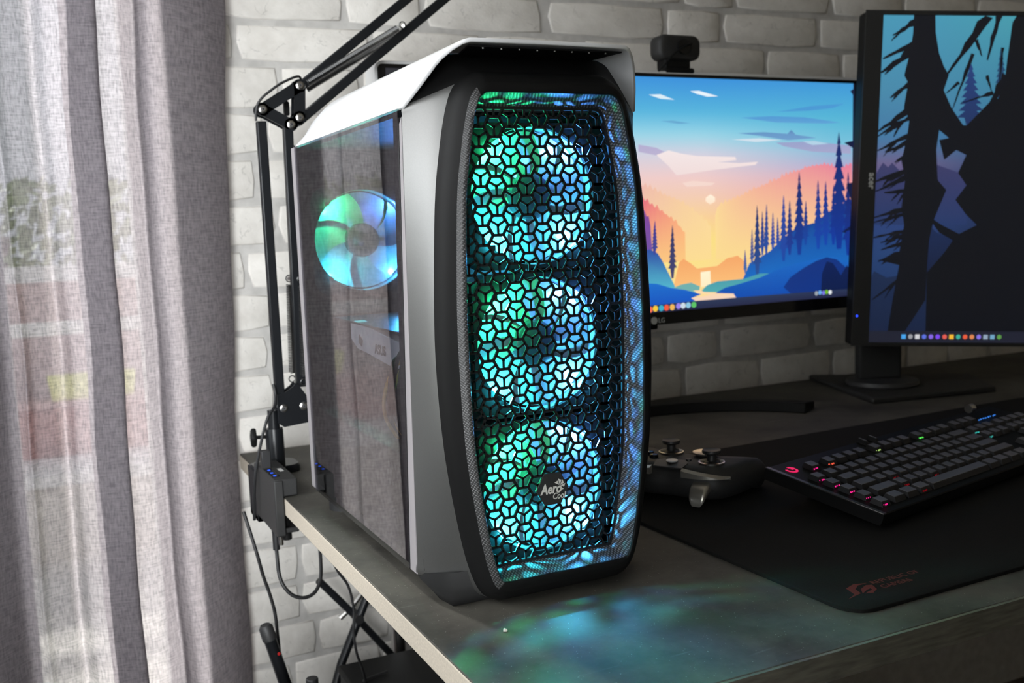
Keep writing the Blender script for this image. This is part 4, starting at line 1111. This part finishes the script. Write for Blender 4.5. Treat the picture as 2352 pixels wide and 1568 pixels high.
for yy in (.7672, .7828):
    eb = MB()
    E1, E2, E3, E4 = (.0308, 1.2191), (.0656, 1.2004), (.0774, 1.2093), (.0800, 1.2494)
    for a, b in ((E1, E4), (E1, E2), (E2, E3), (E3, E4)):
        eb.bar(ap(*a, yy), ap(*b, yy), .0145, .0018, (0, 1, 0))
    for p in (E1, E2, E3, E4): eb.cyl(ap(*p, yy - .0009), ap(*p, yy + .0009), .0085, 18)
    abuild(eb, 'elbow_plate', METALBLACK)
    bb = MB()
    bb.prism([ap(x, z, yy - .001) for x, z in ((.0250, .8560), (.0347, .8571), (.0460, .8640), (.0500, .8690), (.0540, .8655), (.0632, .8512), (.0660, .8150), (.0318, .8120), (.0240, .8180))], (0, .002, 0))
    abuild(bb, 'base_bracket', METALBLACK, bevel=.0005)
for (x, z) in ((.0308, 1.2191), (.0656, 1.2004), (.0774, 1.2093), (.0800, 1.2494), (.0323, .8372), (.0585, .8373)):
    bo = abuild(MB().lathe([(.0001, .0030), (.0030, .0030), (.0034, .0022), (.0052, .0014), (.0054, 0), (.0054, -.0195), (.0001, -.0195)], ap(x, z, .7662), (0, -1, 0), 20), 'bolt', STEEL)
    abuild(MB().cyl(ap(x, z, .7634), ap(x, z, .7625), .0016, 6), 'socket', PRINTDARK, bo)
abuild(MB().loft([[(p[0] + dx_ * s_, p[1], p[2] + dz_ * s_) for dx_, dz_ in rrect(.007, .019, .003)] for p, s_ in ((ap(.0665, 1.2235, .788), 1), (ap(.0665, 1.2235, .794), .9))], cap0=True, cap1=True), 'wing_knob', BLACK)
def spring(p, q, yy):
    P = Vector(ap(*p, yy)); Q = Vector(ap(*q, yy)); d = (Q - P).normalized()
    n_ = int((Q - P).length / .0024)
    s_ = abuild(MB().tube(helix(P + d * .008, Q - d * .008, .0038, n_, 8), .00075, 4), 'spring', SPRINGM)
    hk = MB()
    for c_ in (P, Q):
        ring_ = [c_ + Vector((.0042 * math.cos(t * math.pi / 6), .0, .0042 * math.sin(t * math.pi / 6))) for t in range(13)]
        hk.tube(ring_, .0008, 5, caps=False)
    hk.build('hook', SPRINGM, am)
spring((.0827, 1.2490), (.2225, 1.3315), .7655); spring((.0864, 1.2435), (.2323, 1.329), .7845)
spring((.0545, 1.0045), (.0500, .8720), .7845); spring((.0655, 1.0030), (.0610, .8690), .7655)
MB().cyl(ap(.0535, 1.0045, .785), ap(.0665, 1.0045, .765), .0022, 10).build('spring_pin', STEEL, am)
MB().cyl(ap(.2225, 1.3300, .763), ap(.2325, 1.330, .787), .0022, 10).build('spring_pin', STEEL, am)
MB().lathe([(.0001, .7555), (.0118, .7555), (.0116, .808), (.0110, .811), (.0075, .811), (.0074, .835), (.0001, .835)], ap(.0200, .75), (0, 0, 1), 28).shift((0, 0, -.75)).build('socket_post', METALBLACK, am, sharp=50)
ft = MB(); ft.loft([[ap(.022 + x * s_, z, .795 + y * s_) for x, y in rrect(.062, .052, .016)] for z, s_ in ((.7502, 1), (.7570, 1), (.7600, .93))], cap0=True, cap1=True); ft.build('clamp_foot', METALBLACK, am)
MB().box(ap(-.0095, .690, .77), ap(-.0010, .758, .82)).box(ap(-.0095, .690, .77), ap(.045, .699, .82)).build('clamp_jaw', METALBLACK, am, bevel=.0015)
MB().cyl(ap(.025, .665, .795), ap(.025, .7275, .795), .005, 14).cyl(ap(.012, .668, .795), ap(.038, .668, .795), .003, 10).build('clamp_screw', STEEL, am)
kb_ = MB(); kb_.cyl(ap(.012, .8005), ap(-.003, .8015), .0024, 10)
kb_.loft([[ap(-.0035 + x, z_ * k_ + .8013, ay + y_ * k_) for y_, z_ in ((0, .0125), (.0045, .004), (.006, 0), (.0045, -.004), (0, -.0125), (-.0045, -.004), (-.006, 0), (-.0045, .004))] for x, k_ in ((0, .85), (-.002, 1), (-.0055, 1), (-.0075, .8))], cap0=True, cap1=True)
kb_.build('thumb_screw', BLACK, am)
# microphone lead along the arm
ml = thing('microphone_cable', 'thin black cable looping round the elbow and foot of the boom arm', 'cable', (.0, .77, .76))
def mp_(x, y, z): return (x, y - .77, z - .76)
MB().tube(curve_pts([mp_(.0830, .7700, 1.2575), mp_(.0760, .760, 1.2600), mp_(.055, .757, 1.2510), mp_(.0405, .757, 1.2414), mp_(.0300, .758, 1.2330), mp_(.0235, .759, 1.2244), mp_(.0210, .760, 1.2150), mp_(.0205, .762, 1.204)], 6), .0016, 8).build('upper_lead', RUBBER, ml)
MB().tube(curve_pts([mp_(.0215, .768, .870), mp_(.0220, .762, .855), mp_(.0175, .750, .844), mp_(.0075, .742, .8339), mp_(-.0002, .738, .818), mp_(-.0064, .736, .7991), mp_(-.0122, .736, .7774), mp_(-.0155, .737, .760), mp_(-.0175, .742, .735), mp_(-.018, .75, .70)], 6), .0019, 8).build('lower_lead', RUBBER, ml)

# ================================================================== USB HUB on the desk end
hub = thing('usb_hub', 'black box-shaped USB hub with blue-lit ports clamped on the desk end', 'hub', (0, .705, .70))
def hp(x, y, z): return (x, y - .705, z - .70)
MB().box(hp(-.0118, .645, .7035), hp(-.0006, .762, .7715)).build('body', MATTE, hub, bevel=.0016, seg=3)
MB().box(hp(-.0112, .6475, .7508), hp(.0170, .7590, .7725)).build('top_clamp', MATTE, hub, bevel=.0020, seg=3)
MB().box(hp(-.0025, .6490, .7055), hp(.0160, .700, .7120)).build('lower_jaw', MATTE, hub, bevel=.0015)
MB().cyl(hp(.004, .664, .694), hp(.004, .664, .7265), .0058, 20).build('thumb_screw', BLACK, hub, bevel=.0008)
BLUEL = emat('blue_port_light', (.03, .12, 1.0), 1.6)
for k in range(3):
    yy = .664 + k * .0165
    pt = MB().box(hp(-.0086, yy, .7722), hp(.0002, yy + .0125, .7730)).build('port', GLOSSBLACK, hub)
    MB().box(hp(-.0066, yy + .003, .7731), hp(-.0036, yy + .0065, .7734)).build('port_light', BLUEL, pt)
MB().box(hp(.006, .690, .7724), hp(.011, .706, .7728)).build('label', PRINTGREY, hub)
pg = MB().box(hp(-.0100, .716, .7715), hp(.0015, .7245, .795)).build('plug', RUBBER, hub, bevel=.0012)
MB().cyl(hp(-.0062, .682, .678), hp(-.0062, .682, .704), .0042, 14).build('plug', RUBBER, hub)
MB().cyl(hp(-.0020, .672, .686), hp(-.0020, .672, .704), .0030, 14).build('metal_plug', CHROME, hub)
hc = thing('usb_cable', 'black cable hanging in a loop from the hub under the desk end', 'cable', (0, .67, .65))
MB().tube(curve_pts([(-.0062, .012, .028), (-.0065, .010, .015), (-.0075, .0, .0), (-.004, -.006, -.014), (.006, -.009, -.0265), (.020, -.010, -.0315), (.034, -.006, -.028), (.044, .004, -.016), (.049, .018, .002), (.052, .03, .03), (.056, .03, .0745)], 6), .0023, 9).build('lead', RUBBER, hc)

# ================================================================== UNDER THE DESK
bx = thing('equipment_box', 'matte black box standing under the left end of the desk', 'box', (.32, .62, 0))
MB().box((-.222, -.19, .02), (.24, .199, .446)).build('cabinet', MATTE, bx, bevel=.004, seg=3)
MB().box((-.224, -.192, .440), (.242, .201, .450)).build('top_board', BLACK, bx, bevel=.002)
for x in (-.19, .21):
    for y in (-.16, .17): MB().cyl((x, y, 0), (x, y, .021), .018, 16).build('foot', RUBBER, bx)
xs = thing('crossed_stand', 'black folding cross-leg stand leaning behind the black box under the desk', 'stand', (.15, .86, 0))
MB().tube([(.0320, -.002, .582), (-.0386, 0, .4318), (-.20, -.11, .09), (-.235, -.14, .012)], .0065, 12).build('leg', METALBLACK, xs)
MB().tube([(-.060, .016, .560), (-.0121, .016, .500), (.0373, .016, .4326), (.25, .016, .14), (.335, .016, .012)], .0055, 12).build('leg', METALBLACK, xs)
MB().tube([(.030, .030, .545), (-.0138, .022, .505), (-.030, .022, .494)], .0042, 10).build('brace', STEEL, xs)
MB().cyl((-.0085, -.008, .497), (-.0085, .026, .497), .007, 14).build('pivot', RUBBER, xs)
for x, y in ((-.235, -.14), (.335, .016)): MB().lathe([(.0001, 0), (.012, 0), (.012, .02), (.0075, .026), (.0001, .026)], (x, y, 0), (0, 0, 1), 16).build('end_cap', RUBBER, xs)
c2 = thing('power_cable', 'thin black cable hanging down in front of the cross-leg stand under the desk', 'cable', (.09, .70, .45))
MB().tube(curve_pts([(-.030, .0, .2755), (-.022, .0, .195), (-.0045, .0, .158), (.0010, .0, .125), (-.0008, .0, .096), (.002, .002, .066), (.0108, .012, .040), (.020, .03, .012), (.025, .05, .0035), (.06, .06, .003)], 6), .0018, 8).build('lead', RUBBER, c2)
ms = thing('stand_pole', 'black metal pole with a grey clutch end beside the lower edge of the curtain', 'stand', (.035, .70, 0))
d0, d1 = Vector((-.0560, 0, .5690)), Vector((-.0380, 0, .4960)); dd = d1 - d0
MB().tube([d0 + dd * .06, d0 + dd * 2.2], .0078, 14).build('pole', METALBLACK, ms)
MB().lathe([(.0001, -.010), (.006, -.010), (.0088, -.006), (.0092, .010), (.0001, .012)], d0, dd.normalized(), 18).build('clutch', DARKGREY, ms)
MB().tube([d0 + Vector((.0035, -.002, .004)), d0 + Vector((.010, -.002, -.03)), d0 + Vector((.0215, -.002, -.08)), d0 + dd * 2.1 + Vector((.008, -.002, 0))], .0036, 8).build('slide_rail', BLACK, ms)
MB().cyl((-.0170, .004, .010), (-.0170, .004, .43), .009, 14).build('upright', METALBLACK, ms)
MB().lathe([(.0001, 0), (.06, 0), (.06, .008), (.02, .016), (.0001, .016)], (-.0170, .004, 0), (0, 0, 1), 32).build('foot_plate', METALBLACK, ms)
MB().lathe([(.0001, 0), (.0020, 0), (.0020, .0006), (.0001, .0008)], d0 + dd * .38 + Vector((.004, -.0080, 0)), (.3, -1, 0), 10).build('red_mark', mat('red_mark', (.5, .02, .02), .5), ms)
c3 = thing('audio_cable', 'black cable running down beside the curtain edge to the pole under the desk', 'cable', (-.012, .72, .55))
MB().tube(curve_pts([(-.022, .012, .168), (-.012, .0, .118), (-.0055, .0, .085), (.0010, .0, .060), (.0060, .0, .0330), (.0072, .0, .008), (.009, .004, -.03), (.014, .03, -.10), (.018, .05, -.25), (.02, .06, -.546), (.06, .08, -.547)], 6), .0022, 8).build('lead', RUBBER, c3)
tr_ = thing('pedal_board', 'dark glossy tray with a round knob below the desk beside the curtain', 'tray', (-.03, .545, 0))
MB().box((-.055, -.06, .520), (.047, .055, .536)).build('tray', GLOSSBLACK, tr_, bevel=.003)
MB().cyl((.0335, .035, .534), (.0335, .035, .5515), .0072, 24).build('knob', RUBBER, tr_, bevel=.001)
MB().cyl((-.004, -.02, .02), (-.004, -.02, .522), .011, 16).build('column', METALBLACK, tr_)
MB().lathe([(.0001, 0), (.065, 0), (.065, .01), (.02, .022), (.0001, .022)], (-.004, -.02, 0), (0, 0, 1), 32).build('foot_plate', METALBLACK, tr_)

# ================================================================== MOUSE PAD, KEYBOARD, CONTROLLER
pad = thing('desk_mat', 'large black cloth desk mat with a faded red print in its front corner', 'mat', (.300, .036, .75), (0, 0, math.radians(1.4)))
pl_ = MB(); o_ = rrect(.90, .505, .022, 6, .452, .252)
pl_.loft([[(x, y, .0002) for x, y in o_], [(x, y, .0030) for x, y in o_], [((x - .452) * .9985 + .452, (y - .252) * .9975 + .252, .0036) for x, y in o_]], cap0=True, cap1=True)
pl_.build('cloth', PADM, pad)
lettering('lettering', 'REPUBLIC OF', .0092, PRINTRED, pad, (.060, .0362, .0036), (0, 0, math.radians(-1)), .0001)
lettering('lettering', 'GAMERS', .0092, PRINTRED, pad, (.060, .0255, .0036), (0, 0, math.radians(-1)), .0001)
eye = MB()
for loop in ([(.018, .023), (.030, .028), (.034, .041), (.046, .045), (.058, .041), (.047, .041), (.039, .036), (.036, .027)], [(.037, .026), (.043, .034), (.053, .038), (.058, .036), (.054, .027), (.048, .024), (.051, .031), (.046, .030)], [(.039, .025), (.046, .0225), (.050, .0275), (.045, .027)]):
    eye.prism([(x, y, .0036) for x, y in loop], (0, 0, .0001))
eye.build('emblem', PRINTRED, pad)

ka, kt = math.radians(12), math.radians(9)
ku = Vector((math.cos(ka), math.sin(ka), 0)); kv = Vector((-math.sin(ka) * math.cos(kt), math.cos(ka) * math.cos(kt), math.sin(kt))); kn = ku.cross(kv)
kbd = thing('keyboard', 'black full-size keyboard with coloured key lights on the desk mat', 'keyboard', (.4693, .1691, .7716), Matrix((ku, kv, kn)).transposed())
KW, KD = .475, .142
MB().loft([[(0, .002, -.013), (KW, .002, -.013), (KW, KD, -.013), (0, KD, -.013)], [(0, 0, -.006), (KW, 0, -.006), (KW, KD, -.006), (0, KD, -.006)], [(0, 0, -.001), (KW, 0, -.001), (KW, KD, -.001), (0, KD, -.001)], [(.001, .001, 0), (KW - .001, .001, 0), (KW - .001, KD - .001, 0), (.001, KD - .001, 0)]], cap0=True, cap1=True).build('case_body', BLACK, kbd)
MB().bar((.0025, 0, -.0005), (.0025, KD, -.0005), .005, .002, (0, 0, 1)).build('metal_edge', mat('dark_metal_edge', (.10, .10, .10), .3, metal=.8), kbd, bevel=.0006)
for x in (.06, KW - .06): MB().box((x - .012, KD - .026, -.034), (x + .012, KD - .020, -.012)).build('flip_foot', RUBBER, kbd)
def key_mesh(w, d):
    a, t, h = .0004, .0020, .0060
    y0, y1 = .0036, d - .0018
    me = MB().loft([[(a, a, .0006), (w - a, a, .0006), (w - a, d - a, .0006), (a, d - a, .0006)], [(t, y0, h - .0005), (w - t, y0, h - .0005), (w - t, y1, h), (t, y1, h)], [(t + .0006, y0 + .0006, h - .0001), (w - t - .0006, y0 + .0006, h - .0001), (w - t - .0006, y1 - .0006, h + .0003), (t + .0006, y1 - .0006, h + .0003)]], cap1=True).mesh('key', KEYM, sharp=25)
    me.materials.append(KEYTOP)
    for p in me.polygons:
        if p.center.z > h - .0006: p.material_index = 1
    return me
KM = {}
def key(x, y, w=1, name='key'):
    k_ = round(w, 2)
    if k_ not in KM: KM[k_] = key_mesh(.01905 * w - .0032, .0158)
    o = bpy.data.objects.new('key', KM[k_]); C.objects.link(o); o.parent = kbd; o.location = (x, y, 0); return o
U = .01905; gx = .0120; mx_ = .0355
ROWS = [.0090, .0277, .0462, .0645, .0825]
for r in range(5): key(gx, ROWS[r] - .0005)
FY = .1065
key(mx_, FY)
for g, x0 in enumerate((.0650, .1535, .2420)):
    for k in range(4): key(x0 + k * .0196, FY)
lay = [[1.25, 1.25, 1.25, 6.25, 1.25, 1.25, 1.25, 1.25], [2.25] + [1] * 10 + [2.75], [1.75] + [1] * 11 + [2.25], [1.5] + [1] * 12 + [1.5], [1] * 13 + [2]]
for r, row in enumerate(lay):
    x = mx_
    for w in row: key(x, ROWS[r], w); x += w * U
nx_ = mx_ + 15 * U + .0065
for k in range(3):
    key(nx_ + k * U, FY); key(nx_ + k * U, ROWS[4]); key(nx_ + k * U, ROWS[3]); key(nx_ + k * U, ROWS[0])
key(nx_ + U, ROWS[1])
px_ = nx_ + 3 * U + .0065
for k in range(4):
    for r in (4, 3, 2): key(px_ + k * U, ROWS[r])
    if k != 0: key(px_ + k * U, ROWS[0])
for k in range(4): key(px_ + k * U, ROWS[1])
def glow(name, col, spots, st=1.4):
    b = MB(); rg = random.Random(len(spots))
    for (x, y) in spots:
        for q in range(3):
            cx_, cy_ = x + .0032 * q - .003 + rg.uniform(-.0006, .0006), y + rg.uniform(-.0008, .0008)
            b.lathe([(.0001, .0032), (.00085, .0031), (.0009, .0020)], (cx_, cy_, 0), (0, 0, 1), 6)
    b.build(name, emat(name + '_' + str(col), col, st), kbd)
glow('key_light', (1.0, .02, .28), [(gx + .006, ROWS[r] + .0013) for r in range(5)] + [(mx_ + .006, FY + .0018)], 1.1)
glow('key_light', (1.0, .12, .06), [(.0700, FY + .0018)], 1.0)
glow('key_light', (.62, 1.0, .25), [(.1590, FY + .0018)], .9)
glow('key_light', (.12, 1.0, .12), [(.2470, FY + .0018), (.2485, FY + .0018)], .9)
glow('key_light', (.05, .55, .50), [(nx_ + .006, ROWS[3] + .0018), (nx_ + .006, ROWS[4] + .0018)], 1.0)
glow('key_light', (.45, .01, .02), [(mx_ + .055, ROWS[0] + .0018), (mx_ + .052, ROWS[1] + .0018), (mx_ + .062, ROWS[2] + .0018), (mx_ + .11, ROWS[1] + .0018)], .35)
glow('indicator_light', (.05, .25, .9), [(px_ + k * .012, FY + .004) for k in range(4)], .8)
# curled mark in the corner, lit pink
gm = MB(); gp_ = []
for k in range(15):
    a = math.radians(150 + 200 * k / 14); gp_.append((.0195 + .0072 * math.cos(a), .1225 + .0072 * math.sin(a)))
inn = [(.0195 + .0045 * math.cos(math.radians(150 + 200 * k / 14)), .1225 + .0045 * math.sin(math.radians(150 + 200 * k / 14))) for k in range(15)]
gm.prism([(x, y, .0002) for x, y in gp_ + inn[::-1]], (0, 0, .0003))
gm.prism([(x, y, .0002) for x, y in ((.0205, .1225), (.0268, .1225), (.0268, .1255), (.0240, .1290), (.0205, .1300), (.0205, .1272), (.0235, .1258), (.0205, .1250))], (0, 0, .0003))
gm.build('corner_mark', emat('pink_mark', (1.0, .03, .16), .85), kbd)
sk = MB().lathe([(.0001, .0), (.0055, 0), (.0055, .010), (.0001, .010)], (.405, KD - .008, .008), (1, 0, 0), 20).build('volume_roller', STEEL, kbd)
key(.165, KD - .016, .5); key(.185, KD - .016, .5)

# controller
gt = math.radians(120.5)
ctl = thing('game_controller', 'black game controller with a silver disc pad lying on the desk mat beside the case', 'controller', (.398, .395, .7540), (0, 0, gt))
half_o = [(0, .046), (.022, .048), (.046, .046), (.060, .038), (.070, .020), (.076, -.006), (.079, -.034), (.077, -.056), (.069, -.068), (.058, -.066), (.048, -.050), (.038, -.034), (.024, -.026), (0, -.0255)]
oc = [(p.x, p.y) for p in curve_pts([(a, b, 0) for a, b in half_o], 4)]
oc = oc + [(-x, y) for x, y in reversed(oc[1:-1])]
def offs(loop, d):
    out = []; n = len(loop)
    for i in range(n):
        a = Vector(loop[i - 1]); b = Vector(loop[(i + 1) % n]); t = (b - a).normalized(); nrm = Vector((t.y, -t.x))
        out.append((loop[i][0] - nrm.x * d, loop[i][1] - nrm.y * d))
    return out
def zt(x, y): return -.010 * max(0, (-y - .020) / .048) ** 1.2
def zb_(x, y): return -.0 if y > -.03 else 0
ci_ = Vector((0, 0))
sgn = 1 if sum(oc[i][0] * oc[(i + 1) % len(oc)][1] - oc[(i + 1) % len(oc)][0] * oc[i][1] for i in range(len(oc))) > 0 else -1
cb = MB(); rings_ = []
for z, d in ((.0045, .012), (.008, .006), (.015, .0015), (.023, 0), (.031, .0022), (.037, .0065), (.0405, .0115)):
    lp_ = offs(oc, d * sgn)
    rings_.append([(x, y, max(.001, z + zt(x, y) * (z / .04) - (.004 if y < -.04 and z < .01 else 0))) for x, y in lp_])
cb.loft(rings_)
top = rings_[-1]; tri = tessellate_polygon([[Vector((p[0], p[1], 0)) for p in top]]); o0 = len(cb.v) - len(top); cb.f += [tuple(i + o0 for i in t) for t in tri]
bot = rings_[0]; cb.f += [tuple(i for i in reversed(t)) for t in tessellate_polygon([[Vector((p[0], p[1], 0)) for p in bot]])]
cb.build('shell', MATTE, ctl, sharp=70)
for (x, y) in ((-.040, .016), (.021, -.012)):
    MB().lathe([(.0138, .0395), (.0145, .0425), (.0128, .0428), (.0118, .0400)], (x, y, 0), (0, 0, 1), 32).build('stick_ring', STEEL, ctl)
    MB().lathe([(.0115, .037), (.0085, .0415), (.0052, .0435), (.0050, .0500), (.0095, .0515), (.0105, .0530), (.0100, .0555), (.0075, .0545), (.0001, .0540)], (x, y, 0), (0, 0, 1), 32).build('thumb_stick', RUBBER, ctl)
MB().lathe([(.0001, .0405), (.0100, .0405), (.0145, .0440), (.0150, .0452), (.0080, .0445), (.0001, .0440)], (-.021, -.014, 0), (0, 0, 1), 36).build('directional_disc', mat('pale_metal_disc', (.66, .60, .58), .28, metal=.9), ctl)
for a in range(4):
    x, y = .040 + .0105 * math.cos(a * math.pi / 2), .016 + .0105 * math.sin(a * math.pi / 2)
    MB().lathe([(.0052, .039), (.0052, .0432), (.0044, .0442), (.0001, .0446)], (x, y, 0), (0, 0, 1), 20).build('face_button', GLOSSBLACK, ctl)
for x in (-.012, .012): MB().lathe([(.0032, .040), (.0032, .0420), (.0001, .0424)], (x, .014, 0), (0, 0, 1), 14).build('menu_button', DARKGREY, ctl)
MB().prism([(-.017, .044, .0375), (-.019, .032, .0408), (-.012, .0225, .0413), (.012, .0225, .0413), (.019, .032, .0408), (.017, .044, .0375)], (0, 0, .0012)).build('centre_plate', DARKGREY, ctl)
MB().lathe([(.0001, .0422), (.0060, .0422), (.0066, .0432), (.0058, .0440), (.0001, .0442)], (0, .0315, 0), (0, 0, 1), 24).build('guide_button', SILVER, ctl)
BUMP = mat('satin_pewter', (.42, .40, .36), .28, metal=.75)
for s_ in (-1, 1):
    arc = [(s_ * .018, .0475), (s_ * .034, .0480), (s_ * .050, .0450), (s_ * .0605, .0380), (s_ * .066, .0290)]
    A = curve_pts([(x, y, 0) for x, y in arc], 4)
    b = MB(); b.loft([[(p.x, p.y - .002, .0395 - .0022 * i / 4), (p.x * 1.03, p.y + .0028, .0372 - .0022 * i / 4), (p.x * 1.03, p.y + .0028, .0300), (p.x, p.y - .002, .0300)] for i, p in enumerate(A)], cap0=True, cap1=True)
    b.build('bumper', BUMP, ctl)
    T = MB(); T.loft([[(s_ * .040 + x * k_, y0, z0 + z * k_) for x, z in rrect(.021, .012, .004, 3)] for y0, z0, k_ in ((.036, .0215, 1), (.046, .0205, 1), (.054, .0165, .95), (.0590, .0105, .8), (.0605, .0060, .55))], cap0=True, cap1=True)
    T.build('trigger', BUMP, ctl)
